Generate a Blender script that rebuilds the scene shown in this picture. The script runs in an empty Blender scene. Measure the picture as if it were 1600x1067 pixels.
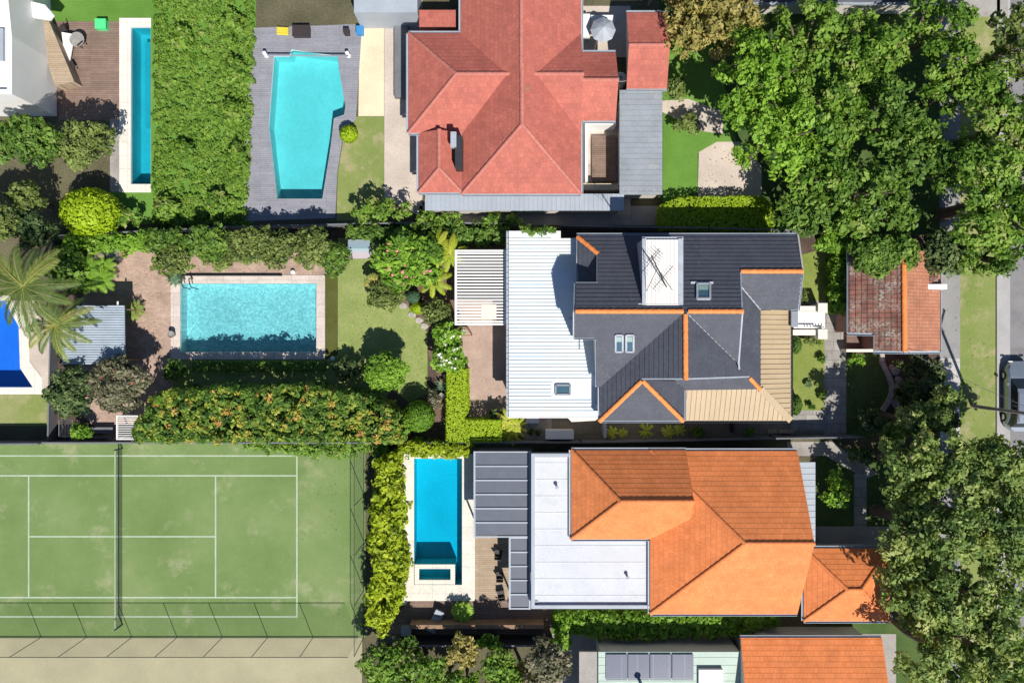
import bpy, math, random
import numpy as np
from mathutils import Vector, Matrix
from mathutils.geometry import tessellate_polygon

R = math.radians
scene = bpy.context.scene
# ------------------------------------------------------------------ camera, sky, sun, exposure
H = 55.0                     # drone height in metres
S = 23.0                     # photograph pixels per metre on the ground
CX, CY = 800.0, 533.5
cam_data = bpy.data.cameras.new('drone_camera')
cam_data.sensor_fit = 'HORIZONTAL'
cam_data.angle = 2 * math.atan((800 / S) / H)
cam_data.clip_start = 0.5
cam_data.clip_end = 2000
cam = bpy.data.objects.new('drone_camera', cam_data)
cam.location = (0, 0, H)
scene.collection.objects.link(cam)
scene.camera = cam

SUN = Vector((0.27, -0.67, 1.0))          # towards the sun
world = bpy.data.worlds.new('World')
scene.world = world
world.use_nodes = True
wn = world.node_tree
bgn = wn.nodes['Background']
sky = wn.nodes.new('ShaderNodeTexSky')
sky.sky_type = 'NISHITA'
sky.sun_disc = False
sky.sun_elevation = math.atan2(1.0, math.hypot(SUN.x, SUN.y))
sky.sun_rotation = math.atan2(SUN.x, SUN.y)
wn.links.new(sky.outputs[0], bgn.inputs[0])
sky.ozone_density = 5.0
sky.dust_density = 0.3
bgn.inputs[1].default_value = 0.076
sd = bpy.data.lights.new('sun', 'SUN')
sd.energy = 4.9
sd.angle = R(0.5)
sd.color = (1.0, 0.955, 0.88)
so = bpy.data.objects.new('sun', sd)
so.rotation_euler = SUN.to_track_quat('Z', 'Y').to_euler()
so.location = SUN * 60
scene.collection.objects.link(so)
scene.view_settings.view_transform = 'Standard'
scene.view_settings.look = 'None'
scene.view_settings.exposure = 0.12
scene.view_settings.gamma = 1
scene.view_settings.use_curve_mapping = False
scene.cycles.max_bounces = 6
scene.cycles.diffuse_bounces = 3
scene.cycles.transparent_max_bounces = 12
scene.cycles.caustics_reflective = False
scene.cycles.caustics_refractive = False

# ------------------------------------------------------------------ helpers
def W(px, py, z=0.0):
    k = (H - z) / H / S
    return Vector(((px - CX) * k, -(py - CY) * k, z))

def on(px, py, pl):
    a, b, c = pl
    x0, y0 = (px - CX) / S, -(py - CY) / S
    g = b * x0 + c * y0
    return W(px, py, (a + g) / (1 + g / H))

def fit(pts):
    A = np.array([[1, p.x, p.y] for p in pts])
    s, *_ = np.linalg.lstsq(A, np.array([p.z for p in pts]), rcond=None)
    return tuple(float(v) for v in s)

def tag(o, label=None, cat=None, group=None, kind=None):
    if label: o['label'] = label
    if cat: o['category'] = cat
    if group: o['group'] = group
    if kind: o['kind'] = kind
    return o

def thing(name, label, cat, loc=(0, 0, 0), group=None):
    o = bpy.data.objects.new(name, None)
    o.location = loc
    o.empty_display_size = 0.3
    scene.collection.objects.link(o)
    return tag(o, label, cat, group)

def link(name, me, parent=None):
    o = bpy.data.objects.new(name, me)
    scene.collection.objects.link(o)
    if parent is not None:
        o.parent = parent
        l = Vector((0, 0, 0)); q = parent
        while q is not None:
            l += q.location; q = q.parent
        o.location = -l
        if o.location.length < 1e-9: o.location = (0, 0, 0)
    return o

class MB:
    def __init__(s):
        s.v = []; s.f = []; s.uv = []; s.mi = []
    def poly(s, pts, uv=None, mi=0):
        b = len(s.v)
        s.v += [tuple(p) for p in pts]
        s.f.append(tuple(range(b, b + len(pts))))
        s.uv.append(uv or [(p[0], p[1]) for p in pts]); s.mi.append(mi)
    def box(s, x0, y0, z0, x1, y1, z1, mi=0):
        if x0 > x1: x0, x1 = x1, x0
        if y0 > y1: y0, y1 = y1, y0
        if z0 > z1: z0, z1 = z1, z0
        P = lambda x, y, z: (x, y, z)
        s.poly([P(x0,y0,z1),P(x1,y0,z1),P(x1,y1,z1),P(x0,y1,z1)], mi=mi)
        s.poly([P(x0,y1,z0),P(x1,y1,z0),P(x1,y0,z0),P(x0,y0,z0)], mi=mi)
        s.poly([P(x0,y0,z0),P(x1,y0,z0),P(x1,y0,z1),P(x0,y0,z1)], [(x0,z0),(x1,z0),(x1,z1),(x0,z1)], mi)
        s.poly([P(x1,y1,z0),P(x0,y1,z0),P(x0,y1,z1),P(x1,y1,z1)], [(x1,z0),(x0,z0),(x0,z1),(x1,z1)], mi)
        s.poly([P(x0,y1,z0),P(x0,y0,z0),P(x0,y0,z1),P(x0,y1,z1)], [(y1,z0),(y0,z0),(y0,z1),(y1,z1)], mi)
        s.poly([P(x1,y0,z0),P(x1,y1,z0),P(x1,y1,z1),P(x1,y0,z1)], [(y0,z0),(y1,z0),(y1,z1),(y0,z1)], mi)
    def pbox(s, px0, py0, px1, py1, z0, z1, mi=0):
        """a box whose TOP appears at these photograph pixels"""
        a, b = W(px0, py0, z1), W(px1, py1, z1)
        s.box(a.x, a.y, z0, b.x, b.y, z1, mi)
    def beam(s, p, q, w, h, mi=0, up=Vector((0, 0, 1))):
        p, q = Vector(p), Vector(q)
        d = (q - p)
        if d.length < 1e-6: return
        d.normalize()
        side = d.cross(up)
        if side.length < 1e-4: side = d.cross(Vector((0, 1, 0)))
        side.normalize(); u = side.cross(d)
        c = []
        for e in (p, q):
            for a, b in ((-1, -1), (1, -1), (1, 1), (-1, 1)):
                c.append(e + side * a * w / 2 + u * b * h / 2)
        for f in ((0,3,2,1), (4,5,6,7), (0,1,5,4), (1,2,6,5), (2,3,7,6), (3,0,4,7)):
            s.poly([c[i] for i in f], mi=mi)
    def tube(s, pts, rad, n=6, mi=0):
        pts = [Vector(p) for p in pts]
        if not hasattr(rad, '__len__'): rad = [rad] * len(pts)
        rings = []
        for i, p in enumerate(pts):
            d = (pts[min(i+1, len(pts)-1)] - pts[max(i-1, 0)]).normalized()
            a = d.cross(Vector((0.3, 0.1, 1)));
            if a.length < 1e-3: a = d.cross(Vector((1, 0, 0)))
            a.normalize(); b = d.cross(a)
            rings.append([p + (a * math.cos(2*math.pi*k/n) + b * math.sin(2*math.pi*k/n)) * rad[i] for k in range(n)])
        for i in range(len(rings) - 1):
            for k in range(n):
                s.poly([rings[i][k], rings[i][(k+1) % n], rings[i+1][(k+1) % n], rings[i+1][k]], mi=mi)
        s.poly(rings[0][::-1], mi=mi); s.poly(rings[-1], mi=mi)
    def lathe(s, c, prof, n=20, mi=0):
        """prof: list of (r, z)"""
        for (r0, z0), (r1, z1) in zip(prof, prof[1:]):
            for k in range(n):
                a0, a1 = 2*math.pi*k/n, 2*math.pi*(k+1)/n
                P = [(c[0]+r0*math.cos(a0), c[1]+r0*math.sin(a0), c[2]+z0), (c[0]+r0*math.cos(a1), c[1]+r0*math.sin(a1), c[2]+z0),
                     (c[0]+r1*math.cos(a1), c[1]+r1*math.sin(a1), c[2]+z1), (c[0]+r1*math.cos(a0), c[1]+r1*math.sin(a0), c[2]+z1)]
                if r0 < 1e-6: P = P[1:]
                elif r1 < 1e-6: P = P[:3]
                s.poly(P, mi=mi)
    def fill(s, outer, z, holes=(), mi=0, zf=None):
        loops = [[Vector((p[0], p[1], 0)) for p in l] for l in (outer, *holes)]
        flat = [p for l in loops for p in l]
        for t in tessellate_polygon(loops):
            a, b, c = (flat[i] for i in t)
            if (b - a).cross(c - a).z < 0: b, c = c, b
            s.poly([(p.x, p.y, z if zf is None else zf(p.x, p.y)) for p in (a, b, c)], mi=mi)
    def prism(s, outer, z0, z1, holes=(), mi=0):
        s.fill(outer, z1, holes, mi)
        for l in (outer, *holes):
            n = len(l)
            for i in range(n):
                a, b = l[i], l[(i+1) % n]
                dd = math.hypot(b[0]-a[0], b[1]-a[1])
                s.poly([(a[0],a[1],z0),(b[0],b[1],z0),(b[0],b[1],z1),(a[0],a[1],z1)], [(0,z0),(dd,z0),(dd,z1),(0,z1)], mi)
    def build(s, name, mat, parent=None, smooth=False):
        me = bpy.data.meshes.new(name)
        me.from_pydata(s.v, [], s.f)
        if not isinstance(mat, (list, tuple)): mat = [mat]
        for m in mat: me.materials.append(m)
        uvl = me.uv_layers.new(name='UVMap')
        flat = [c for f in s.uv for p in f for c in p]
        uvl.data.foreach_set('uv', flat)
        if len(mat) > 1: me.polygons.foreach_set('material_index', s.mi)
        if smooth: me.polygons.foreach_set('use_smooth', [True] * len(s.f))
        me.update()
        return link(name, me, parent)

def ppts(pts, z=0.0):
    return [W(x, y, z) for x, y in pts]

def rect(x0, y0, x1, y1):
    return [(x0, y0), (x1, y0), (x1, y1), (x0, y1)]

def inset(poly, d):
    """offset a world-XY polygon inwards (d>0) whatever its winding"""
    n = len(poly)
    area = sum(poly[i][0]*poly[(i+1)%n][1] - poly[(i+1)%n][0]*poly[i][1] for i in range(n))
    sg = 1 if area > 0 else -1
    out = []
    for i in range(n):
        p0, p1, p2 = Vector(poly[i-1][:2]), Vector(poly[i][:2]), Vector(poly[(i+1)%n][:2])
        a = (p1 - p0).normalized(); b = (p2 - p1).normalized()
        na = Vector((-a.y, a.x)) * sg; nb = Vector((-b.y, b.x)) * sg
        m = (na + nb)
        if m.length < 1e-4: m = na
        m.normalize()
        out.append(p1 + m * d / max(0.35, m.dot(na)))
    return [(p.x, p.y) for p in out]

def clip(poly, axis, val, keep_less):
    out = []
    for i in range(len(poly)):
        a, b = poly[i], poly[(i+1) % len(poly)]
        ia = (a[axis] <= val + 1e-9) if keep_less else (a[axis] >= val - 1e-9)
        ib = (b[axis] <= val + 1e-9) if keep_less else (b[axis] >= val - 1e-9)
        if ia: out.append(a)
        if ia != ib:
            t = (val - a[axis]) / (b[axis] - a[axis])
            out.append((a[0] + t*(b[0]-a[0]), a[1] + t*(b[1]-a[1])))
    return out

def tiled(mb, P, pl, course=0.3, lift=0.028, mi=0):
    """tile courses, each lapping over the one below, on the plane pl inside the 3D polygon P"""
    a, b, c = pl
    g = math.hypot(b, c)
    if g < 1e-3:
        mb.poly(P, mi=mi); return
    D = Vector((-b/g, -c/g, -g)).normalized()
    U = Vector((c/g, -b/g, 0)).normalized()
    N = D.cross(U)
    if N.z < 0: N = -N
    O = Vector((0, 0, a))
    q = [((p - O).dot(U), (p - O).dot(D)) for p in P]
    smin, smax = min(t[1] for t in q), max(t[1] for t in q)
    k = math.floor(smin / course)
    while k * course < smax:
        s0, s1 = k * course, (k + 1) * course
        r = clip(clip(q, 1, s0, False), 1, s1, True)
        k += 1
        if len(r) < 3: continue
        pos = lambda u, s_: O + U*u + D*s_ + N*(lift*(s_-s0)/course)
        pts = [pos(*t) for t in r]
        ff = (pts[1]-pts[0]).cross(pts[2]-pts[0])
        mb.poly(pts, list(r), mi)
        n = len(r)
        for i in range(n):
            p_, q_ = r[i], r[(i+1) % n]
            if abs(p_[1]-s1) < 1e-6 and abs(q_[1]-s1) < 1e-6 and abs(p_[0]-q_[0]) > 1e-3:
                A_, B_ = pos(*p_), pos(*q_)
                mb.poly([A_, B_, B_ - N*(lift+0.004), A_ - N*(lift+0.004)], [p_, q_, q_, p_], mi)

def ribbed(mb, P, pl, pitch, along, w=0.035, h=0.03, mi=0, base=True, off=0.0):
    """flat metal sheet with raised ribs; ribs run along 'x' or 'y'"""
    a, b, c = pl
    zf = lambda x, y: a + b*x + c*y
    if base:
        mb.fill(P, 0, mi=mi, zf=zf)
    i = 1 if along == 'x' else 0
    lo, hi = min(p[i] for p in P), max(p[i] for p in P)
    t = lo + pitch * 0.5 + off
    while t < hi:
        xs = []
        for k in range(len(P)):
            p, q = P[k], P[(k+1) % len(P)]
            if (p[i] - t) * (q[i] - t) < 0:
                f = (t - p[i]) / (q[i] - p[i])
                xs.append(p[1-i] + f * (q[1-i] - p[1-i]))
        xs.sort()
        for x0, x1 in zip(xs[::2], xs[1::2]):
            if x1 - x0 < 0.05: continue
            A_ = (x0, t) if i == 1 else (t, x0)
            B_ = (x1, t) if i == 1 else (t, x1)
            mb.beam((*A_, zf(*A_) + h/2), (*B_, zf(*B_) + h/2), w, h, mi)
        t += pitch

def caps(mb, p, q, r=0.13, seg=0.42, lift=0.0, mi=0):
    """ridge cap tiles: overlapping half-round pieces"""
    p, q = Vector(p), Vector(q)
    L = (q - p).length
    n = max(1, round(L / seg))
    d = (q - p).normalized()
    side = d.cross(Vector((0, 0, 1))).normalized(); up = side.cross(d)
    if up.z < 0: up = -up
    K = 7
    for i in range(n):
        a = p + (q - p) * (i / n); b = p + (q - p) * ((i + 1.06) / n)
        ra, rb = r * 0.9, r * 1.06
        ringa = [a + side*math.cos(math.pi*k/K)*ra + up*(math.sin(math.pi*k/K)*ra*0.75 + lift) for k in range(K+1)]
        ringb = [b + side*math.cos(math.pi*k/K)*rb + up*(math.sin(math.pi*k/K)*rb*0.75 + lift) for k in range(K+1)]
        o = i * seg
        for k in range(K):
            mb.poly([ringa[k], ringa[k+1], ringb[k+1], ringb[k]], [(k*.1, o), (k*.1+.1, o), (k*.1+.1, o+seg), (k*.1, o+seg)], mi)
        mb.poly(ringb, mi=mi)

def gutter(mb, p, q, w=0.13, h=0.1, mi=0):
    p, q = Vector(p), Vector(q)
    d = (q-p).normalized(); s_ = d.cross(Vector((0, 0, 1))).normalized()
    for o in (-w/2, w/2):
        mb.beam(p + s_*o, q + s_*o, 0.022, h, mi)
    mb.beam(p - Vector((0, 0, h/2)), q - Vector((0, 0, h/2)), w - 0.03, 0.02, mi)

# ------------------------------------------------------------------ materials
MATS = {}
def nodes(name):
    m = bpy.data.materials.new(name); m.use_nodes = True
    nt = m.node_tree
    return m, nt, nt.nodes['Principled BSDF']

def L(nt, a, b): nt.links.new(a, b)

def noise(nt, vec, scale, detail=4, rough=0.6):
    n = nt.nodes.new('ShaderNodeTexNoise')
    n.inputs['Scale'].default_value = scale
    n.inputs['Detail'].default_value = detail
    n.inputs['Roughness'].default_value = rough
    if vec is not None: L(nt, vec, n.inputs['Vector'])
    return n.outputs['Fac']

def ramp(nt, fac, stops):
    r = nt.nodes.new('ShaderNodeValToRGB')
    e = r.color_ramp.elements
    while len(e) < len(stops): e.new(0.5)
    for i, (p, c) in enumerate(stops):
        e[i].position = p; e[i].color = (*c, 1)
    if fac is not None: L(nt, fac, r.inputs[0])
    return r.outputs[0]

def mix(nt, fac, a, b, mode='MIX'):
    n = nt.nodes.new('ShaderNodeMix'); n.data_type = 'RGBA'; n.blend_type = mode
    for sock, v in ((n.inputs[0], fac), (n.inputs[6], a), (n.inputs[7], b)):
        if hasattr(v, 'links'): L(nt, v, sock)
        elif isinstance(v, tuple): sock.default_value = (*v, 1) if len(v) == 3 else v
        else: sock.default_value = v
    return n.outputs[2]

def bump(nt, b, h, strength=0.4, dist=0.02):
    n = nt.nodes.new('ShaderNodeBump')
    n.inputs['Strength'].default_value = strength
    n.inputs['Distance'].default_value = dist
    L(nt, h, n.inputs['Height']); L(nt, n.outputs[0], b.inputs['Normal'])

def coords(nt, uv=False):
    t = nt.nodes.new('ShaderNodeTexCoord')
    return t.outputs['UV'] if uv else t.outputs['Object']

def sc(c, k): return tuple(min(1.0, x * k) for x in c)

def m_surf(name, col, rough=0.8, var=0.18, scale=1.2, fine=14.0, finevar=0.12, bmp=0.15, metal=0.0, spec=0.3, stain=None, stain_amt=0.0, stain_scale=0.5):
    m, nt, b = nodes(name)
    v = coords(nt)
    c = ramp(nt, noise(nt, v, scale, 5), [(0.3, sc(col, 1-var)), (0.7, sc(col, 1+var))])
    c2 = ramp(nt, noise(nt, v, fine, 3), [(0.3, (1-finevar,)*3), (0.7, (1+finevar,)*3)])
    c = mix(nt, 1.0, c, c2, 'MULTIPLY')
    if stain:
        f = ramp(nt, noise(nt, v, stain_scale, 8, 0.7), [(0.52, (0, 0, 0)), (0.68, (stain_amt,)*3)])
        c = mix(nt, f, c, stain)
    L(nt, c, b.inputs['Base Color'])
    b.inputs['Roughness'].default_value = rough
    b.inputs['Metallic'].default_value = metal
    b.inputs['Specular IOR Level'].default_value = spec
    if bmp: bump(nt, b, noise(nt, v, fine, 4), bmp)
    return m

def m_brick(name, col, col2, mortar, bw, bh, mw=0.01, uv=False, rough=0.85, offset=0.5, var=0.2, bmp=0.3, stain=None, stain_amt=0.5, stain_scale=0.4, rot=0.0, patch=None, patch_lo=0.5, stain_lo=0.55):
    m, nt, b = nodes(name)
    v = coords(nt, uv)
    if rot:
        mp = nt.nodes.new('ShaderNodeMapping'); mp.inputs['Rotation'].default_value = (0, 0, rot)
        L(nt, v, mp.inputs[0]); v = mp.outputs[0]
    t = nt.nodes.new('ShaderNodeTexBrick')
    t.offset = offset
    t.inputs['Scale'].default_value = 1.0
    t.inputs['Brick Width'].default_value = bw
    t.inputs['Row Height'].default_value = bh
    t.inputs['Mortar Size'].default_value = mw
    t.inputs['Mortar Smooth'].default_value = 0.2
    t.inputs['Color1'].default_value = (*col, 1)
    t.inputs['Color2'].default_value = (*col2, 1)
    t.inputs['Mortar'].default_value = (*mortar, 1)
    L(nt, v, t.inputs['Vector'])
    o = coords(nt)
    c = mix(nt, 1.0, t.outputs['Color'], ramp(nt, noise(nt, o, 0.9, 6), [(0.3, (1-var,)*3), (0.7, (1+var,)*3)]), 'MULTIPLY')
    c = mix(nt, 1.0, c, ramp(nt, noise(nt, o, 9, 4), [(0.3, (0.88,)*3), (0.7, (1.12,)*3)]), 'MULTIPLY')
    if patch:
        f = ramp(nt, noise(nt, o, 0.22, 4), [(patch_lo, (0, 0, 0)), (patch_lo+.15, (0.85,)*3)])
        c = mix(nt, f, c, patch)
    if stain:
        f = ramp(nt, noise(nt, o, stain_scale*14, 8, 0.75), [(stain_lo, (0, 0, 0)), (stain_lo+.08, (stain_amt,)*3)])
        f2 = ramp(nt, noise(nt, o, stain_scale, 3), [(0.42, (0, 0, 0)), (0.6, (1, 1, 1))])
        c = mix(nt, mix(nt, 1.0, f, f2, 'MULTIPLY'), c, stain)
    L(nt, c, b.inputs['Base Color'])
    b.inputs['Roughness'].default_value = rough
    b.inputs['Specular IOR Level'].default_value = 0.25
    inv = nt.nodes.new('ShaderNodeMath'); inv.operation = 'SUBTRACT'; inv.inputs[0].default_value = 1.0
    L(nt, t.outputs['Fac'], inv.inputs[1])
    bump(nt, b, inv.outputs[0], bmp, 0.01)
    return m

def m_grass(name, cols, scale=0.35, dry=None, dry_lo=0.55, fine=16.0):
    m, nt, b = nodes(name)
    v = coords(nt)
    c = ramp(nt, noise(nt, v, scale, 7, 0.65), [(0.3, cols[0]), (0.52, cols[1]), (0.72, cols[2])])
    if dry:
        f = ramp(nt, noise(nt, v, scale*1.9, 6, 0.7), [(dry_lo, (0, 0, 0)), (dry_lo+0.16, (0.8,)*3)])
        c = mix(nt, f, c, dry)
    c = mix(nt, 1.0, c, ramp(nt, noise(nt, v, fine, 5, 0.8), [(0.25, (0.68,)*3), (0.75, (1.3,)*3)]), 'MULTIPLY')
    L(nt, c, b.inputs['Base Color'])
    b.inputs['Roughness'].default_value = 0.95
    b.inputs['Specular IOR Level'].default_value = 0.1
    bump(nt, b, noise(nt, v, fine*1.5, 4, 0.8), 0.6, 0.05)
    return m

def m_leaf(name, stops, rough=0.55, trans=0.25):
    m, nt, b = nodes(name)
    a = nt.nodes.new('ShaderNodeAttribute'); a.attribute_name = 'tone'
    c = ramp(nt, a.outputs['Fac'], stops)
    L(nt, c, b.inputs['Base Color'])
    b.inputs['Roughness'].default_value = rough
    b.inputs['Specular IOR Level'].default_value = 0.3
    t = nt.nodes.new('ShaderNodeBsdfTranslucent')
    L(nt, mix(nt, 1.0, c, (1.3, 1.25, 0.6, 1), 'MULTIPLY'), t.inputs[0])
    ms = nt.nodes.new('ShaderNodeMixShader'); ms.inputs[0].default_value = trans
    L(nt, b.outputs[0], ms.inputs[1]); L(nt, t.outputs[0], ms.inputs[2])
    L(nt, ms.outputs[0], nt.nodes['Material Output'].inputs[0])
    return m

def m_water(name, tint, rough=0.03, wave=3.0, strength=0.25):
    m, nt, b = nodes(name)
    nt.nodes.remove(b)
    v = coords(nt)
    tr = nt.nodes.new('ShaderNodeBsdfTransparent'); tr.inputs[0].default_value = (*tint, 1)
    gl = nt.nodes.new('ShaderNodeBsdfGlossy'); gl.inputs['Roughness'].default_value = rough
    fr = nt.nodes.new('ShaderNodeFresnel'); fr.inputs[0].default_value = 1.33
    bp = nt.nodes.new('ShaderNodeBump'); bp.inputs['Strength'].default_value = strength; bp.inputs['Distance'].default_value = 0.06
    L(nt, noise(nt, v, wave, 4, 0.6), bp.inputs['Height'])
    L(nt, bp.outputs[0], gl.inputs['Normal']); L(nt, bp.outputs[0], fr.inputs['Normal'])
    ms = nt.nodes.new('ShaderNodeMixShader')
    L(nt, fr.outputs[0], ms.inputs[0]); L(nt, tr.outputs[0], ms.inputs[1]); L(nt, gl.outputs[0], ms.inputs[2])
    L(nt, ms.outputs[0], nt.nodes['Material Output'].inputs[0])
    return m

def m_mesh(name, col, alpha):
    """open weave (shade cloth, chain mesh): part of the light passes between its threads"""
    m, nt, b = nodes(name)
    b.inputs['Base Color'].default_value = (*col, 1); b.inputs['Roughness'].default_value = 0.8
    tr = nt.nodes.new('ShaderNodeBsdfTransparent')
    ms = nt.nodes.new('ShaderNodeMixShader'); ms.inputs[0].default_value = alpha
    L(nt, tr.outputs[0], ms.inputs[1]); L(nt, b.outputs[0], ms.inputs[2])
    L(nt, ms.outputs[0], nt.nodes['Material Output'].inputs[0])
    return m

M = {}
M['soil'] = m_surf('soil', (0.10, 0.07, 0.055), 0.95, 0.35, 0.8, 11, 0.35, 0.6)
M['mulch'] = m_surf('mulch', (0.17, 0.11, 0.085), 0.95, 0.3, 1.5, 16, 0.4, 0.8)
M['lawn'] = m_grass('lawn_grass', ((0.215, 0.275, 0.08), (0.275, 0.33, 0.11), (0.35, 0.38, 0.15)), 0.5, (0.42, 0.36, 0.2), 0.6, 9)
M['lawn_front'] = m_grass('front_grass', ((0.17, 0.23, 0.045), (0.23, 0.28, 0.07), (0.30, 0.32, 0.10)), 0.5, (0.38, 0.32, 0.16), 0.6)
M['lawn_painted_shade'] = m_grass('grass_painted_shade', ((0.05, 0.10, 0.03), (0.08, 0.13, 0.04), (0.11, 0.16, 0.05)), 0.5)  # grass with tree shade put into its colour
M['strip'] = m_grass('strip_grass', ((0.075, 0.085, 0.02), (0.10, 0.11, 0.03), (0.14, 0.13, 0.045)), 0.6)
M['grass_nb'] = m_grass('green_grass', ((0.10, 0.22, 0.035), (0.14, 0.28, 0.05), (0.2, 0.33, 0.07)), 0.25)
M['verge'] = m_grass('verge_grass', ((0.17, 0.24, 0.06), (0.24, 0.29, 0.09), (0.33, 0.33, 0.15)), 0.25, (0.46, 0.38, 0.24), 0.5)
M['court'] = m_grass('court_turf', ((0.15, 0.23, 0.075), (0.19, 0.275, 0.10), (0.25, 0.32, 0.135)), 0.2, (0.37, 0.39, 0.22), 0.55, 30)
M['sandy'] = m_surf('sandy_ground', (0.38, 0.35, 0.225), 0.95, 0.12, 0.3, 18, 0.12, 0.2)
M['pavers'] = m_brick('terrace_pavers', (0.49, 0.35, 0.275), (0.39, 0.28, 0.22), (0.32, 0.23, 0.19), 0.24, 0.12, 0.008, stain=(0.24, 0.18, 0.15), stain_amt=0.5, var=0.22)
M['pavers_pink'] = m_brick('smooth_terrace_slabs', (0.46, 0.335, 0.275), (0.42, 0.30, 0.25), (0.38, 0.29, 0.245), 0.6, 0.6, 0.006, var=0.14)
M['slabs'] = m_brick('stone_slabs', (0.37, 0.35, 0.32), (0.30, 0.285, 0.265), (0.17, 0.16, 0.15), 0.95, 0.62, 0.018, var=0.16)
M['side_tiles'] = m_brick('side_tiles', (0.25, 0.22, 0.175), (0.215, 0.19, 0.155), (0.12, 0.11, 0.10), 0.8, 0.9, 0.012, offset=0, var=0.15)
M['coping'] = m_brick('coping_stone', (0.66, 0.58, 0.52), (0.58, 0.50, 0.445), (0.4, 0.36, 0.32), 1.15, 0.83, 0.012, offset=0, var=0.12, bmp=0.1)
M['coping_white'] = m_brick('pale_coping', (0.78, 0.73, 0.64), (0.70, 0.66, 0.58), (0.5, 0.46, 0.4), 0.9, 0.9, 0.01, offset=0, var=0.08)
M['grey_deck'] = m_brick('grey_deck', (0.30, 0.30, 0.335), (0.26, 0.26, 0.295), (0.15, 0.15, 0.17), 1.8, 0.14, 0.008, var=0.12)
M['brown_deck'] = m_brick('brown_deck', (0.27, 0.19, 0.15), (0.22, 0.15, 0.12), (0.1, 0.07, 0.05), 2.2, 0.14, 0.01, var=0.16)
M['tan_deck'] = m_brick('tan_deck', (0.45, 0.35, 0.25), (0.38, 0.29, 0.2), (0.18, 0.13, 0.1), 2.2, 0.14, 0.008, var=0.12)
M['grey_paving'] = m_surf('grey_paving', (0.36, 0.335, 0.31), 0.9, 0.14, 0.7, 10, 0.12, 0.2, stain=(0.2, 0.18, 0.16), stain_amt=0.6)
M['cream_paving'] = m_surf('cream_paving', (0.76, 0.64, 0.44), 0.9, 0.12, 0.5, 10, 0.1, 0.15)
M['pale_paving'] = m_surf('pale_paving', (0.55, 0.47, 0.40), 0.9, 0.14, 0.5, 10, 0.12, 0.15)
M['violet_paving'] = m_surf('violet_paving', (0.24, 0.2, 0.235), 0.9, 0.12, 0.5, 10, 0.1, 0.15)
M['asphalt'] = m_surf('asphalt', (0.235, 0.23, 0.235), 0.95, 0.12, 0.4, 25, 0.16, 0.3, stain=(0.13, 0.13, 0.135), stain_amt=0.5, stain_scale=0.6)
M['footpath'] = m_surf('footpath_asphalt', (0.29, 0.285, 0.28), 0.95, 0.1, 0.6, 22, 0.12, 0.2, stain=(0.2, 0.19, 0.19), stain_amt=0.4)
M['concrete'] = m_brick('concrete', (0.50, 0.49, 0.47), (0.46, 0.45, 0.43), (0.3, 0.29, 0.28), 1.4, 1.4, 0.012, offset=0, var=0.1)
M['white_roof'] = m_surf('white_metal', (0.70, 0.77, 0.82), 0.45, 0.04, 0.6, 6, 0.03, 0, spec=0.4, stain=(0.75, 0.74, 0.62), stain_amt=0.7, stain_scale=0.25)
M['white'] = m_surf('white_paint', (0.82, 0.81, 0.79), 0.6, 0.03, 1.0, 9, 0.03, 0.05)
M['cream'] = m_surf('cream_paint', (0.80, 0.74, 0.64), 0.7, 0.05, 1.0, 9, 0.05, 0.05)
M['cream_metal'] = m_surf('cream_ribbed_metal', (0.80, 0.76, 0.71), 0.5, 0.04, 1.0, 9, 0.03, 0)
M['beige_metal'] = m_surf('beige_metal', (0.47, 0.365, 0.23), 0.55, 0.06, 0.8, 9, 0.05, 0.03)
M['grey_metal'] = m_surf('grey_metal', (0.27, 0.30, 0.34), 0.5, 0.08, 1.0, 9, 0.05, 0.03)
M['light_grey_metal'] = m_surf('light_grey_metal', (0.38, 0.42, 0.47), 0.5, 0.08, 0.7, 8, 0.05, 0.03)
M['blue_metal'] = m_surf('blue_grey_metal', (0.40, 0.46, 0.53), 0.5, 0.1, 0.9, 8, 0.06, 0.05, stain=(0.55, 0.58, 0.6), stain_amt=0.5)
M['old_metal'] = m_surf('old_grey_metal', (0.28, 0.31, 0.34), 0.6, 0.14, 0.6, 8, 0.1, 0.05, stain=(0.55, 0.5, 0.43), stain_amt=0.6)
M['green_metal'] = m_surf('pale_green_metal', (0.42, 0.53, 0.46), 0.5, 0.06, 0.7, 8, 0.05, 0.03)
M['lead'] = m_surf('lead_flashing', (0.40, 0.43, 0.48), 0.6, 0.12, 2, 12, 0.1, 0.05)
M['dark_tile'] = m_brick('charcoal_roof_tile', (0.078, 0.085, 0.108), (0.072, 0.078, 0.10), (0.06, 0.066, 0.084), 0.3, 0.3, 0.008, uv=True, rough=0.6, var=0.12, bmp=0.2, stain=(0.22, 0.23, 0.25), stain_amt=0.3, stain_scale=0.3)
M['terra'] = m_brick('orange_roof_tile', (0.78, 0.25, 0.085), (0.70, 0.22, 0.072), (0.60, 0.185, 0.065), 0.28, 0.33, 0.01, uv=True, rough=0.7, var=0.14, bmp=0.3, stain=(0.5, 0.3, 0.2), stain_amt=0.35)
M['terra_old'] = m_brick('weathered_roof_tile', (0.28, 0.115, 0.08), (0.19, 0.095, 0.075), (0.07, 0.04, 0.04), 0.3, 0.345, 0.022, uv=True, rough=0.85, offset=0, var=0.25, bmp=0.5, stain=(0.46, 0.45, 0.38), stain_amt=0.8, stain_scale=0.5, stain_lo=0.47)
M['terra_new'] = m_brick('garage_roof_tile', (0.50, 0.215, 0.125), (0.42, 0.18, 0.11), (0.24, 0.11, 0.08), 0.22, 0.3, 0.014, uv=True, rough=0.8, offset=0, var=0.18, bmp=0.5, stain=(0.46, 0.4, 0.34), stain_amt=0.55, stain_scale=0.35)
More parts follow.
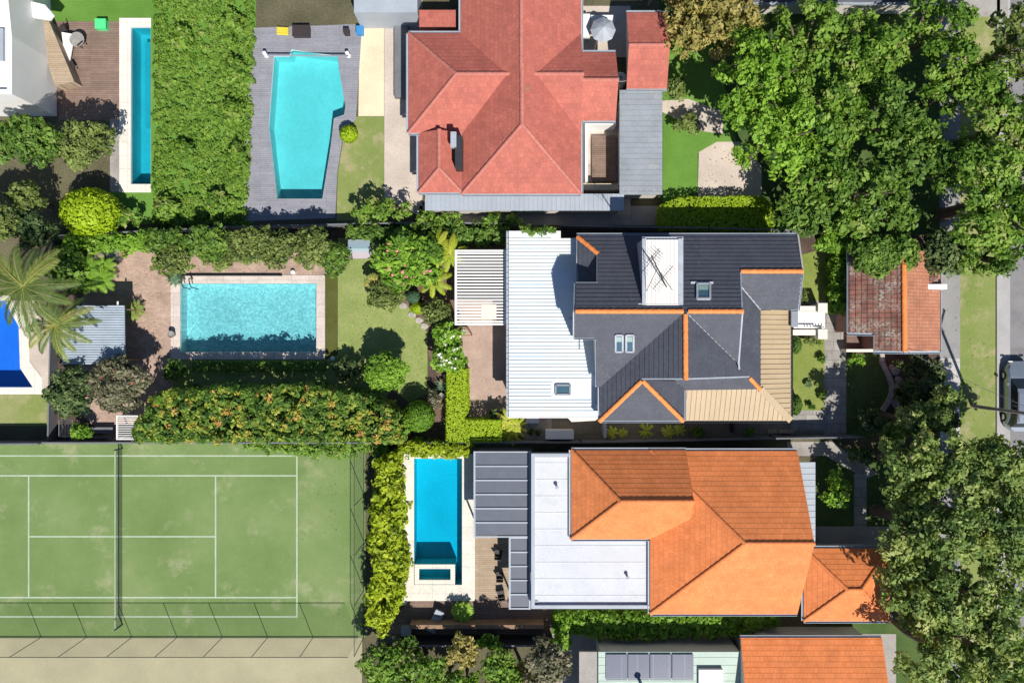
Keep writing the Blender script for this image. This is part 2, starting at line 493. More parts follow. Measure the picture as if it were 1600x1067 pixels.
M['red_tile'] = m_brick('red_roof_tile', (0.50, 0.15, 0.11), (0.42, 0.125, 0.095), (0.36, 0.105, 0.08), 0.28, 0.33, 0.008, uv=True, rough=0.7, var=0.12, bmp=0.3, stain=(0.5, 0.26, 0.2), stain_amt=0.4)
M['ridge'] = m_surf('orange_ridge_cap', (0.82, 0.27, 0.075), 0.65, 0.15, 3, 12, 0.15, 0.1)
M['ridge_red'] = m_surf('red_ridge_cap', (0.50, 0.18, 0.14), 0.7, 0.12, 3, 12, 0.1, 0.1)
M['wall'] = m_surf('cream_render', (0.62, 0.58, 0.52), 0.9, 0.06, 1, 12, 0.05, 0.1)
M['brick_wall'] = m_brick('red_brick', (0.33, 0.13, 0.09), (0.28, 0.11, 0.08), (0.4, 0.36, 0.32), 0.24, 0.086, 0.01, uv=True)
M['dark_metal'] = m_surf('dark_metal', (0.035, 0.037, 0.045), 0.5, 0.1, 3, 20, 0.05, 0)
M['fence'] = m_surf('grey_fence_paint', (0.17, 0.175, 0.19), 0.8, 0.15, 1, 10, 0.1, 0.1)
M['timber'] = m_surf('brown_timber', (0.30, 0.19, 0.12), 0.8, 0.2, 1.5, 14, 0.15, 0.2)
M['bark'] = m_surf('bark', (0.16, 0.12, 0.09), 0.95, 0.25, 3, 16, 0.25, 0.6)
M['terracotta_pot'] = m_surf('terracotta_pot', (0.55, 0.2, 0.08), 0.8, 0.1, 5, 20, 0.1, 0.1)
M['stone_pot'] = m_surf('grey_stone_pot', (0.30, 0.29, 0.27), 0.85, 0.15, 5, 20, 0.15, 0.2)
M['dark_pot'] = m_surf('dark_pot', (0.05, 0.04, 0.04), 0.5, 0.15, 5, 20, 0.1, 0)
M['white_line'] = m_surf('court_line_paint', (0.42, 0.50, 0.38), 0.9, 0.12, 1.5, 20, 0.12, 0)
M['rock'] = m_surf('pale_stone', (0.42, 0.38, 0.34), 0.9, 0.25, 2.5, 14, 0.25, 0.5)
M['solar'] = m_brick('solar_cells', (0.13, 0.145, 0.20), (0.12, 0.135, 0.19), (0.2, 0.21, 0.25), 1.0, 1.65, 0.03, offset=0, rough=0.25, var=0.04, bmp=0)
def m_plain(name, col, rough=0.6, metal=0.0, spec=0.4, coat=0.0):
    m, nt, b = nodes(name)
    v = coords(nt)
    L(nt, ramp(nt, noise(nt, v, 2.0, 4), [(0.3, sc(col, 0.93)), (0.7, sc(col, 1.07))]), b.inputs['Base Color'])
    b.inputs['Roughness'].default_value = rough; b.inputs['Metallic'].default_value = metal
    b.inputs['Specular IOR Level'].default_value = spec; b.inputs['Coat Weight'].default_value = coat
    return m
M['glass'] = m_plain('roof_window_glass', (0.06, 0.13, 0.17), 0.06, 0, 0.8)
M['car_paint'] = m_plain('silver_car_paint', (0.30, 0.34, 0.40), 0.25, 0.5, 0.5, 0.8)
M['car_glass'] = m_plain('car_glass', (0.02, 0.025, 0.03), 0.05, 0, 0.8)
M['rubber'] = m_plain('rubber', (0.02, 0.02, 0.02), 0.9)
M['steel'] = m_plain('brushed_steel', (0.6, 0.6, 0.62), 0.3, 0.9)
M['green_plastic'] = m_plain('bright_green_plastic', (0.09, 0.72, 0.25), 0.5)
M['blue_plastic'] = m_plain('blue_plastic', (0.05, 0.25, 0.55), 0.5)
M['yellow_plastic'] = m_plain('yellow_plastic', (0.7, 0.55, 0.05), 0.5)
M['canvas'] = m_plain('cream_canvas', (0.8, 0.72, 0.6), 0.9)
M['pool_plaster'] = m_brick('pool_mosaic', (0.86, 0.86, 0.84), (0.62, 0.70, 0.71), (0.74, 0.8, 0.8), 0.16, 0.16, 0.006, offset=0, var=0.12, bmp=0)
m, nt, b = nodes('pool_mosaic_painted_sparkle')
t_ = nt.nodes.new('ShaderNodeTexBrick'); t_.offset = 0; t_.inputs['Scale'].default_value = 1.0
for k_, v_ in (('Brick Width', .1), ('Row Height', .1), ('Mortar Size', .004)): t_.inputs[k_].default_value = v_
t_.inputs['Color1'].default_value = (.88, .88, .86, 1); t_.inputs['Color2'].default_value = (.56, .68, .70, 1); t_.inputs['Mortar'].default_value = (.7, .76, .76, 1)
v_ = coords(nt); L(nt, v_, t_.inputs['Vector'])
c_ = mix(nt, 1.0, t_.outputs['Color'], ramp(nt, noise(nt, v_, 5.5, 6, 0.75), [(0.34, (0.66, 0.72, 0.74)), (0.5, (0.95,)*3), (0.62, (1.2,)*3)]), 'MULTIPLY')  # noise blotches paint caustic sparkle into the mosaic tile colour
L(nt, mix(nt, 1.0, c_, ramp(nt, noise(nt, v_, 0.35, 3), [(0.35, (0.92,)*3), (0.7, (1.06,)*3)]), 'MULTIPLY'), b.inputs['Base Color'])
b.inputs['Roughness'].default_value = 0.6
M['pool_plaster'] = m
M['pool_plain'] = m_surf('pool_render', (0.74, 0.80, 0.80), 0.8, 0.07, 0.5, 5, 0.06, 0)
M['water'] = m_water('pool_water', (0.47, 0.82, 0.87), 0.05, 5.0, 0.6)
M['water_teal'] = m_water('teal_pool_water', (0.33, 0.81, 0.85), 0.05, 1.5, 0.1)
M['water_blue'] = m_water('blue_pool_water', (0.06, 0.66, 0.84), 0.05, 1.5, 0.1)
M['water_deep'] = m_water('deep_pool_water', (0.12, 0.62, 0.73), 0.05, 1.5, 0.1)
M['water_royal'] = m_water('royal_pool_water', (0.14, 0.42, 0.93), 0.05, 1.5, 0.1)
M['court_mesh'] = m_mesh('court_screen_mesh', (0.12, 0.14, 0.10), 0.16)
M['net_mesh'] = m_mesh('tennis_net_mesh', (0.05, 0.055, 0.06), 0.4)
M['poly_sheet'] = m_plain('smoky_polycarbonate', (0.115, 0.13, 0.165), 0.35)
# stripes of the faded daybed cloth
m, nt, b = nodes('striped_cloth')
sx = nt.nodes.new('ShaderNodeSeparateXYZ'); L(nt, coords(nt), sx.inputs[0])
mm = nt.nodes.new('ShaderNodeMath'); mm.operation = 'MULTIPLY'; mm.inputs[1].default_value = 0.66; L(nt, sx.outputs[1], mm.inputs[0])
mf = nt.nodes.new('ShaderNodeMath'); mf.operation = 'FRACT'; L(nt, mm.outputs[0], mf.inputs[0])
L(nt, ramp(nt, mf.outputs[0], [(0.0, (0.28, 0.42, 0.46)), (0.35, (0.34, 0.4, 0.46)), (0.5, (0.42, 0.36, 0.4)), (0.75, (0.46, 0.38, 0.40)), (1.0, (0.3, 0.42, 0.45))]), b.inputs['Base Color'])
b.inputs['Roughness'].default_value = 0.9
M['stripe'] = m

def leafset(name, dark, mid, light, extra=None, trans=0.25, rough=0.55):
    st = [(0.0, dark), (0.45, mid), (0.85 if extra is None else 0.72, light)]
    if extra: st.append((0.95, extra))
    M[name] = m_leaf(name, st, rough, trans)
leafset('lf_tree', (0.05, 0.115, 0.018), (0.125, 0.235, 0.035), (0.23, 0.36, 0.06))
leafset('lf_bright', (0.09, 0.19, 0.02), (0.20, 0.38, 0.035), (0.32, 0.52, 0.06))
leafset('lf_lime', (0.22, 0.34, 0.012), (0.40, 0.56, 0.02), (0.55, 0.70, 0.05))
leafset('lf_olive', (0.075, 0.115, 0.03), (0.17, 0.23, 0.055), (0.30, 0.37, 0.10))
leafset('lf_dark', (0.03, 0.065, 0.02), (0.075, 0.13, 0.04), (0.18, 0.25, 0.09))
leafset('lf_grey', (0.08, 0.085, 0.045), (0.18, 0.18, 0.10), (0.29, 0.28, 0.17), (0.40, 0.33, 0.24))
leafset('lf_hedge', (0.05, 0.12, 0.02), (0.14, 0.26, 0.035), (0.42, 0.46, 0.06), (0.62, 0.33, 0.10))
leafset('lf_palm', (0.05, 0.10, 0.025), (0.14, 0.20, 0.045), (0.30, 0.35, 0.08), (0.55, 0.42, 0.12))
leafset('lf_yellowpalm', (0.18, 0.27, 0.02), (0.38, 0.48, 0.03), (0.6, 0.62, 0.08))
leafset('lf_yellow', (0.12, 0.19, 0.01), (0.32, 0.42, 0.015), (0.50, 0.58, 0.04))
leafset('lf_blue', (0.05, 0.12, 0.06), (0.09, 0.19, 0.10), (0.15, 0.26, 0.15))
leafset('lf_gum', (0.06, 0.12, 0.03), (0.185, 0.28, 0.065), (0.33, 0.42, 0.11), (0.44, 0.48, 0.17))
leafset('lf_wattle', (0.2, 0.2, 0.05), (0.36, 0.32, 0.09), (0.5, 0.42, 0.14))
leafset('lf_cover', (0.06, 0.15, 0.02), (0.165, 0.30, 0.035), (0.27, 0.42, 0.06), (0.33, 0.36, 0.12))
M['fl_pink'] = m_plain('pink_petals', (0.85, 0.25, 0.3), 0.7)
M['fl_red'] = m_plain('red_petals', (0.75, 0.12, 0.1), 0.7)
M['fl_white'] = m_plain('white_petals', (0.85, 0.83, 0.75), 0.7)

# ------------------------------------------------------------------ foliage
rng = np.random.default_rng(7)
def unit(v):
    return v / np.maximum(np.linalg.norm(v, axis=1, keepdims=True), 1e-6)

def leaf_mesh(name, C, N, size, tone, mat, parent=None, elong=1.9, org=None):
    n = len(C)
    if org is None:
        org = np.zeros(3)
    N = unit(N)
    T = unit(np.cross(N, unit(rng.normal(size=(n, 3)))))
    B = np.cross(N, T)
    l = (size * 0.5 * math.sqrt(elong))[:, None]; w = (size * 0.5 / math.sqrt(elong))[:, None]
    V = np.empty((n, 4, 3), dtype=np.float32)
    V[:, 0] = C + T*l; V[:, 1] = C + B*w + N*w*0.5; V[:, 2] = C - T*l; V[:, 3] = C - B*w + N*w*0.5
    return quads(name, V.reshape(-1, 3), tone, mat, parent)

def quads(name, V, tone, mat, parent=None):
    n = len(V) // 4
    me = bpy.data.meshes.new(name)
    me.vertices.add(n*4); me.vertices.foreach_set('co', V.astype(np.float32).ravel())
    me.loops.add(n*4); me.loops.foreach_set('vertex_index', np.arange(n*4, dtype=np.int32))
    me.polygons.add(n)
    me.polygons.foreach_set('loop_start', np.arange(0, n*4, 4, dtype=np.int32))
    me.polygons.foreach_set('loop_total', np.full(n, 4, dtype=np.int32))
    a = me.attributes.new('tone', 'FLOAT', 'FACE')
    a.data.foreach_set('value', np.clip(tone, 0, 1).astype(np.float32))
    me.materials.append(mat)
    me.update(calc_edges=True)
    return link(name, me, parent)

def clump_leaves(cc, out, cr, leaf, dens, tvar=0.16, lvar=0.1, tbase=0.5, up=0.35, tl=0.0):
    """cc clump centres, out their outward directions, cr clump radius (array)"""
    k = np.maximum(4, (dens * 3.2 * cr**2 / (leaf**2 * 0.5))).astype(int)
    idx = np.repeat(np.arange(len(cc)), k)
    n = len(idx)
    d = unit(rng.normal(size=(n, 3)) + 0.55*out[idx] + np.array([0, 0, 0.3]))
    rad = (rng.random(n) ** 0.45)[:, None] * cr[idx][:, None]
    P = cc[idx] + d*rad*np.array([1, 1, 0.8])
    N = unit(0.55*d + 0.5*out[idx] + rng.normal(size=(n, 3))*0.55 + np.array([0, 0, up]))
    tc = rng.normal(tbase, tvar, len(cc)) + tl
    tone = tc[idx] + rng.normal(0, lvar, n)
    sz = leaf * np.clip(rng.lognormal(-0.03, 0.32, n), 0.45, 1.9)
    return P, N, sz, tone

def lumps_to_leaves(lumps, leaf, dens, cr, tvar=0.16, tbase=0.5, gap=0.0):
    CC, OO, IN, TL = [], [], [], []
    for (x, y, z, rx, ry, rz) in lumps:
        area = 2*math.pi*((rx*ry + rx*rz + ry*rz)/3)*1.25
        n = max(5, int(area / (cr*cr*1.5)))
        d = rng.normal(size=(n*3, 3)); d = unit(d); d = d[d[:, 2] > -0.35][:n]
        f = 1.0 - np.abs(rng.normal(0, 0.12, len(d)))
        sc3 = np.array([rx, ry, rz])
        CC.append(np.array([x, y, z]) + d*f[:, None]*sc3)
        OO.append(unit(d/sc3)); TL.append(np.full(len(d), rng.normal(0, 0.11)))
        m = int(area / (leaf*leaf*6) * 0.35) + 8
        di = unit(rng.normal(size=(m, 3)))
        IN.append(np.array([x, y, z]) + di*(rng.uniform(0.35, 0.85, m))[:, None]*sc3)
    CC = np.concatenate(CC); OO = np.concatenate(OO); IN = np.concatenate(IN); TL = np.concatenate(TL)
    if gap > 0:
        keep = rng.random(len(CC)) > gap
        CC, OO, TL = CC[keep], OO[keep], TL[keep]
    cra = cr * rng.uniform(0.55, 1.35, len(CC))
    P, N, sz, t = clump_leaves(CC, OO, cra, leaf, dens, tvar, tbase=tbase, tl=TL)
    ni = len(IN)
    P = np.concatenate([P, IN]); N = np.concatenate([N, unit(rng.normal(size=(ni, 3)) + np.array([0, 0, .6]))])
    sz = np.concatenate([sz, np.full(ni, leaf*2.0)]); t = np.concatenate([t, rng.normal(tbase, 0.12, ni)])
    return P, N, sz, t

def trunk_mesh(base, crown_c, r, height, parent, limbs=5, spread=1.0, name='trunk'):
    mb = MB()
    top = Vector((base[0]*0.5 + crown_c[0]*0.5, base[1]*0.5 + crown_c[1]*0.5, height*0.55))
    mid = (Vector(base) + top) / 2 + Vector((random.uniform(-.1, .1), random.uniform(-.1, .1), 0)) * height * 0.2
    mb.tube([Vector(base) - Vector((0, 0, .1)), Vector(base) + Vector((0, 0, .25)), mid, top], [r*1.4, r, r*0.8, r*0.65], 8)
    for i in range(limbs):
        a = 2*math.pi*i/limbs + random.uniform(-.4, .4)
        e = Vector((crown_c[0] + math.cos(a)*spread*0.7, crown_c[1] + math.sin(a)*spread*0.7, height*random.uniform(0.72, 0.9)))
        m_ = top.lerp(e, 0.5) + Vector((0, 0, -0.05*height))
        mb.tube([top - Vector((0, 0, .1)), m_, e], [r*0.5, r*0.33, r*0.12], 6)
    return mb.build(name, M['bark'], parent, smooth=True)

random.seed(11)
def tree(name, label, cat, px, py, rx, ry, h, mat, leaf=0.2, dens=1.1, cr=0.45, nl=None, flat=0.55, group=None,
         tvar=0.17, tbase=0.5, gap=0.0, base=None, trunk_r=None, flowers=None, low=0.35, nflow=40, lobed=False):
    """px,py crown centre in the photograph; rx,ry crown radii in photograph pixels; h height in metres"""
    zc = h * (0.5 + low*0.5) if h > 2 else h*0.5
    c = W(px, py, zc)
    k = (H - zc) / H / S
    RX, RY = rx*k, ry*k
    RZ = max(0.25, (h - zc))
    rr = min(RX, RY)
    if nl is None: nl = max(5, int(3.2 * (RX*RY) ** 0.5) + 4)
    lumps = []
    for i in range(nl):
        a = 2.399963*i + random.uniform(-.3, .3); q = math.sqrt((i + 0.3) / nl) * 0.74
        lr = rr * random.uniform(0.30, 0.44) * (1.15 - 0.35*q)
        lx, ly = c.x + math.cos(a)*q*RX, c.y + math.sin(a)*q*RY
        lz = zc + RZ*(math.sqrt(max(0.05, 1 - q*q)) - 0.42)*1.0 + random.uniform(-.16, .16)*RZ
        if lobed:
            q2 = q/0.74*0.92; lr = rr*random.uniform(0.19, 0.37)
            lx, ly = c.x + math.cos(a)*q2*RX, c.y + math.sin(a)*q2*RY
            lz = zc + RZ*(1 - q2*q2)*0.55 + random.uniform(-.45, .3)*RZ
        lumps.append((lx, ly, max(lr*0.5, lz), lr, lr, max(0.2, min(lr*0.9, RZ*0.7))))
    P, N, sz, t = lumps_to_leaves(lumps, leaf, dens, cr, tvar, tbase, gap)
    b = base or (c.x, c.y)
    th = thing(name, label, cat, (b[0], b[1], 0), group)
    leaf_mesh('crown', P, N, sz, t, M[mat], th)
    trunk_mesh((b[0], b[1], 0), c, trunk_r or max(0.05, 0.045*h), h, th, 5, rr)
    if flowers:
        flower_mesh(P, flowers, nflow, th)
    return th

def flower_mesh(P, mat, n, th, size=0.16):
    top = P[P[:, 2] > np.percentile(P[:, 2], 60)]
    C = top[rng.integers(0, len(top), n)] + np.array([0, 0, 0.07])
    N = unit(rng.normal(size=(n, 3))*0.4 + np.array([0, 0, 1]))
    C = np.repeat(C, 3, axis=0) + rng.normal(0, 0.04, (n*3, 3)); N = np.repeat(N, 3, axis=0) + rng.normal(0, 0.3, (n*3, 3))
    leaf_mesh('blossom', C, N, np.full(n*3, size), rng.random(n*3), mat if not isinstance(mat, str) else M[mat], th, 1.1)

def in_poly(X, Y, poly):
    ins = np.zeros(len(X), bool)
    n = len(poly)
    for i in range(n):
        x1, y1 = poly[i][:2]; x2, y2 = poly[(i+1) % n][:2]
        c = ((y1 > Y) != (y2 > Y)) & (X < (x2-x1)*(Y-y1)/((y2-y1) + 1e-12) + x1)
        ins ^= c
    return ins

def poly_points(poly, n):
    xs = [p[0] for p in poly]; ys = [p[1] for p in poly]
    out = np.zeros((0, 2))
    while len(out) < n:
        X = rng.uniform(min(xs), max(xs), n*2); Y = rng.uniform(min(ys), max(ys), n*2)
        k = in_poly(X, Y, poly)
        out = np.concatenate([out, np.stack([X[k], Y[k]], 1)])
    return out[:n]

def poly_area(poly):
    n = len(poly)
    return abs(sum(poly[i][0]*poly[(i+1)%n][1] - poly[(i+1)%n][0]*poly[i][1] for i in range(n)))/2

def hedge(name, label, cat, pts, h, mat, leaf=0.13, cr=0.3, dens=1.1, rough=0.2, group=None, tvar=0.16, tbase=0.5, z0=0.15, clipped=False, kind=None, flowers=None, nflow=30, stems=True):
    """pts: photograph pixels of the hedge's top outline at height h"""
    poly = [(p.x, p.y) for p in ppts(pts, h)]
    A = poly_area(poly)
    n = int(A / (cr*cr*1.3)) + 4
    T = poly_points(inset(poly, cr*0.6), n)
    cx, cy = T.mean(0)
    bumps = 0.5 + 0.5*np.sin(T[:, 0]*2.1 + np.sin(T[:, 1]*1.7)*1.5)*np.cos(T[:, 1]*1.9)
    Z = h - cr*0.5 - rough*h*0.5*rng.random(n) - (0 if clipped else rough*h*0.5*bumps)
    CC = np.column_stack([T, Z]); OO = np.tile([0, 0, 1.0], (n, 1))
    # sides
    m = len(poly); S_ = []; SO = []
    for i in range(m):
        a, b = np.array(poly[i]), np.array(poly[(i+1) % m])
        Ls = np.linalg.norm(b-a); k = int(Ls*h/(cr*cr*1.6)) + 2
        t = rng.random(k)[:, None]; p = a + (b-a)*t
        nrm = np.array([(b-a)[1], -(b-a)[0]])/max(Ls, 1e-6)
        test = in_poly(np.array([(a+b)[0]/2 + nrm[0]*0.05]), np.array([(a+b)[1]/2 + nrm[1]*0.05]), poly)[0]
        if test: nrm = -nrm
        p = p - nrm*cr*0.6 + nrm*rng.normal(0, rough*0.5, (k, 1))
        zz = rng.uniform(z0, max(z0+.05, h - cr*0.5), k)
        S_.append(np.column_stack([p, zz])); SO.append(np.tile([nrm[0], nrm[1], 0.3], (k, 1)))
    CC = np.concatenate([CC] + S_); OO = np.concatenate([OO] + SO)
    P, N, sz, t = clump_leaves(CC, unit(OO), cr*rng.uniform(0.7, 1.25, len(CC)), leaf, dens, tvar, tbase=tbase, up=0.5)
    # interior
    ni = int(A*h*1.2/(leaf*leaf*10)) + 20
    I2 = poly_points(inset(poly, cr*0.7), ni)
    IZ = h*0.8 * rng.random(ni)**0.5
    P = np.concatenate([P, np.column_stack([I2, IZ])]); N = np.concatenate([N, unit(rng.normal(size=(ni, 3))*0.6 + np.array([0, 0, 1]))])
    sz = np.concatenate([sz, np.full(ni, leaf*2.2)]); t = np.concatenate([t, rng.normal(tbase, 0.1, ni)])
    if kind:
        o = leaf_mesh(name, P, N, sz, t, M[mat]); tag(o, label, cat, group, kind); return o
    th = thing(name, label, cat, (cx, cy, 0), group)
    leaf_mesh('foliage', P, N, sz, t, M[mat], th)
    if stems:
        mb = MB()
        for q in poly_points(inset(poly, cr*0.8), max(3, int(A*0.6))):
            mb.tube([(q[0], q[1], -.05), (q[0]+.05, q[1], h*0.7)], [0.05, 0.02], 5)
        mb.build('stem', M['bark'], th)
    if flowers: flower_mesh(P, flowers, nflow, th)
    return th

def ball(name, label, cat, px, py, r, h, mat, leaf=0.08, group=None, tvar=0.08, squash=1.0, tbase=0.5, ry=None):
    """a clipped round shrub: dense, nearly smooth ball of small leaves"""
    zc = h*0.5
    c = W(px, py, zc); k = (H-zc)/H/S
    R1 = r*k; R2 = (ry or r)*k
    n = int(4*math.pi*R1*R2/(leaf*leaf)*1.9)
    d = unit(rng.normal(size=(n, 3))); d = d[d[:, 2] > -0.6]
    f = (1 + 0.03*np.sin(d[:, 0]*9)*np.cos(d[:, 1]*8))[:, None]*(1 - np.abs(rng.normal(0, 0.05, len(d))))[:, None]
    P = np.array(c) + d*f*np.array([R1, R2, zc]);
    N = unit(d + rng.normal(size=d.shape)*0.4)
    th = thing(name, label, cat, (c.x, c.y, 0), group)
    inner = unit(rng.normal(size=(n//3, 3)))
    P = np.concatenate([P, np.array(c) + inner*0.8*np.array([R1, R2, zc])]); N = np.concatenate([N, inner])
    t = rng.normal(tbase, tvar, len(P))
    leaf_mesh('foliage', P, N, np.concatenate([leaf*rng.uniform(0.8, 1.25, len(d)), np.full(len(inner), leaf*2.5)]), t, M[mat], th)
    mb = MB(); mb.tube([(c.x, c.y, -.05), (c.x, c.y, zc)], [0.05, 0.03], 6); mb.build('stem', M['bark'], th)
    return th

def fronds(C, nf, length, rise, droop, width, leaflet, tone0=0.5, seed=0, rot=0.0, tilt=0.35, count=26, lw=0.05):
    """pinnate fronds round the point C: one thin quad per leaflet"""
    r_ = np.random.default_rng(seed)
    V, T = [], []
    for i in range(nf):
        a = rot + 2*math.pi*i/nf + r_.uniform(-.25, .25)
        Lf = length*r_.uniform(0.8, 1.1); e0 = rise*r_.uniform(0.4, 1.3)
        d = np.array([math.cos(a), math.sin(a)]); tn = tone0 + r_.normal(0, 0.16)
        side = np.array([-d[1], d[0], 0])
        prev = None
        for j in range(count):
            s_ = (j + 0.5)/count
            p = np.array([C[0] + d[0]*Lf*s_*(1-0.12*s_), C[1] + d[1]*Lf*s_*(1-0.12*s_), C[2] + e0*s_*2*Lf*0.4 - droop*Lf*s_**2.2])
            dz = (e0*0.8 - 2.2*droop*s_**1.2)
            fw = unit(np.array([[d[0], d[1], dz]]))[0]
            if prev is not None:      # rachis
                q = side*0.02
                V += [prev - q, p - q, p + q, prev + q]; T.append(tn + 0.3)
            prev = p
            wl = leaflet*math.sin(math.pi*min(1, 0.12 + s_*0.86))**0.6
            for sg in (-1, 1):
                dirv = unit(np.array([side*sg*1.0 + fw*1.05 + np.array([0, 0, -tilt + r_.uniform(-.15, .15)])]))[0]
                tip = p + dirv*wl*r_.uniform(0.85, 1.1)
                mid = (p + tip)/2
                w_ = unit(np.array([np.cross(dirv, np.array([0, 0, 1.0]))]))[0]*lw
                V += [p, mid - w_, tip, mid + w_]; T.append(tn + r_.normal(0, 0.08))
    return np.array(V), np.array(T)

def palm(name, label, px, py, h, nf, length_px, mat, leaflet=0.6, rise=0.5, droop=0.5, seed=1, group=None, trunk_r=0.16, cat='palm', tone0=0.5, base=None, count=26, lw=0.035, heads=1, spread=0.0):
    k = (H-h)/H/S
    c = W(px, py, h)
    th = thing(name, label, cat, (c.x, c.y, 0), group)
    VV, TT = [], []; mb = MB()
    for q in range(heads):
        a = 2*math.pi*q/heads + seed; cc = Vector((c.x + math.cos(a)*spread*(heads > 1), c.y + math.sin(a)*spread*(heads > 1), h*(1 - 0.12*(q % 3))))
        V, T = fronds(np.array(cc), nf, length_px*k, rise, droop, 0.4, leaflet, tone0, seed+q, seed*0.7+q, count=count, lw=lw)
        VV.append(V); TT.append(T)
        mb.tube([(c.x, c.y, -.1), (c.x + (cc.x-c.x)*0.4, c.y + (cc.y-c.y)*0.4, h*0.5), cc], [trunk_r*1.3, trunk_r, trunk_r*0.8], 9)
    quads('crown', np.concatenate(VV), np.concatenate(TT), M[mat], th)
    mb.build('trunk', M['bark'], th, smooth=True)
    return th

def clip_hedge(name, label, cat, pts, h, mat, leaf=0.08, group=None, tvar=0.1, tbase=0.5, jit=0.03):
    """a clipped hedge: flat, finely leaved top and sides"""
    poly = [(p.x, p.y) for p in ppts(pts, h)]
    A = poly_area(poly); n = int(A/(leaf*leaf)*2.2)
    T = poly_points(poly, n)
    wob = 0.06*np.sin(T[:, 0]*3.1)*np.cos(T[:, 1]*2.7)
    P = [np.column_stack([T, h - 0.03 + wob - np.abs(rng.normal(0, jit, n))])]; N = [np.tile([0, 0, 1.0], (n, 1))]
    m = len(poly)
    for i in range(m):
        a, b = np.array(poly[i]), np.array(poly[(i+1) % m]); Ls = np.linalg.norm(b-a); k = int(Ls*h/(leaf*leaf)*1.8)
        nrm = np.array([(b-a)[1], -(b-a)[0]])/max(Ls, 1e-6)
        if in_poly(np.array([(a+b)[0]/2 + nrm[0]*0.05]), np.array([(a+b)[1]/2 + nrm[1]*0.05]), poly)[0]: nrm = -nrm
        p = a + (b-a)*rng.random(k)[:, None] + nrm*rng.normal(0, jit, (k, 1))
        P.append(np.column_stack([p, rng.uniform(0.03, h, k)])); N.append(np.tile([nrm[0], nrm[1], 0.3], (k, 1)))
    ni = int(A/(leaf*leaf)*.5); I2 = poly_points(inset(poly, .08), ni)
    P.append(np.column_stack([I2, h*rng.uniform(.4, .93, ni)])); N.append(np.tile([0, 0, 1.0], (ni, 1)))
    P = np.concatenate(P); N = np.concatenate(N); N = unit(N + rng.normal(size=N.shape)*0.3)
    sz = leaf*rng.uniform(.8, 1.3, len(P)); sz[-ni:] *= 2
    cx, cy = T.mean(0); th = thing(name, label, cat, (cx, cy, 0), group)
    leaf_mesh('foliage', P, N, sz, rng.normal(tbase, tvar, len(P)), M[mat], th)
    mb = MB()
    for q in poly_points(inset(poly, .15), max(3, int(A*0.8))): mb.tube([(q[0], q[1], -.05), (q[0]+.05, q[1], h*0.7)], [0.05, 0.02], 5)
    mb.build('stem', M['bark'], th)
    return th

# ------------------------------------------------------------------ roof block
def roof_block(parent, x0, y0, x1, y1, ze, slope, axis, hips, tile, capm, course=0.33, wall=None, gut=True, wallin=0.45, gutm='light_grey_metal', ridge_caps=True, z0=0.0, lift=0.009):
    """eave rectangle as seen in the photograph at height ze; hips = (hip at low end, hip at high end)"""
    a, b = W(x0, y1, ze), W(x1, y0, ze)      # SW, NE
    X0, Y0, X1, Y1 = a.x, a.y, b.x, b.y
    if axis == 'x':
        hw = (Y1-Y0)/2; zr = ze + slope*hw; ym = (Y0+Y1)/2
        r0 = Vector((X0 + (hw if hips[0] else 0), ym, zr)); r1 = Vector((X1 - (hw if hips[1] else 0), ym, zr))
    else:
        hw = (X1-X0)/2; zr = ze + slope*hw; xm = (X0+X1)/2
        r0 = Vector((xm, Y0 + (hw if hips[0] else 0), zr)); r1 = Vector((xm, Y1 - (hw if hips[1] else 0), zr))
    SW, SE, NE, NW = Vector((X0,Y0,ze)), Vector((X1,Y0,ze)), Vector((X1,Y1,ze)), Vector((X0,Y1,ze))
    if axis == 'x':
        F = [[SW, SE, r1, r0], [NE, NW, r0, r1]]
        ends = [([NW, SW, r0], hips[0]), ([SE, NE, r1], hips[1])]
        hp = ([(SW, r0), (NW, r0)] if hips[0] else []) + ([(SE, r1), (NE, r1)] if hips[1] else [])
    else:
        F = [[NW, SW, r0, r1], [SE, NE, r1, r0]]
        ends = [([SW, SE, r0], hips[0]), ([NE, NW, r1], hips[1])]
        hp = ([(SW, r0), (SE, r0)] if hips[0] else []) + ([(NW, r1), (NE, r1)] if hips[1] else [])
    mb = MB(); wl = MB()
    for f in F: tiled(mb, f, fit(f), course, lift)
    for e, hip in ends:
        if hip: tiled(mb, e, fit(e), course, lift)
        else: wl.poly([v - Vector((0, 0, .02)) for v in e])
    rf = mb.build('roof', M[tile], parent)
    if ridge_caps:
        cm = MB(); caps(cm, r0, r1, 0.13, lift=0.0)
        for p, q in hp: caps(cm, p, q, 0.12)
        cm.build('ridge_cap', M[capm], rf)
    if gut:
        g = MB(); o = 0.07
        for p, q, d in ((SW, SE, (0,-o)), (NE, NW, (0,o)), (SE, NE, (o,0)), (NW, SW, (-o,0))):
            isgable = (axis == 'x' and d[0] < 0 and not hips[0]) or (axis == 'x' and d[0] > 0 and not hips[1]) or (axis == 'y' and d[1] < 0 and not hips[0]) or (axis == 'y' and d[1] > 0 and not hips[1])
            if isgable: continue
            dv = Vector((d[0], d[1], -0.08)); g = MB(); gutter(g, p+dv, q+dv); g.build('gutter', M[gutm], rf)
    if wall:
        wi = wallin
        wl.prism([(X0+wi, Y0+wi), (X1-wi, Y0+wi), (X1-wi, Y1-wi), (X0+wi, Y1-wi)], z0-0.1, ze - 0.05)
        wl.build('wall', M[wall], parent)
    return r0, r1

def sheet(name, pts, z, mat, holes=(), label=None, kind='structure', world_pts=False):
    mb = MB()
    mb.fill([(p.x, p.y) for p in ppts(pts)] if not world_pts else pts, z, holes)
    o = mb.build(name, M[mat]); o['kind'] = kind
    if label: o['label'] = label
    return o

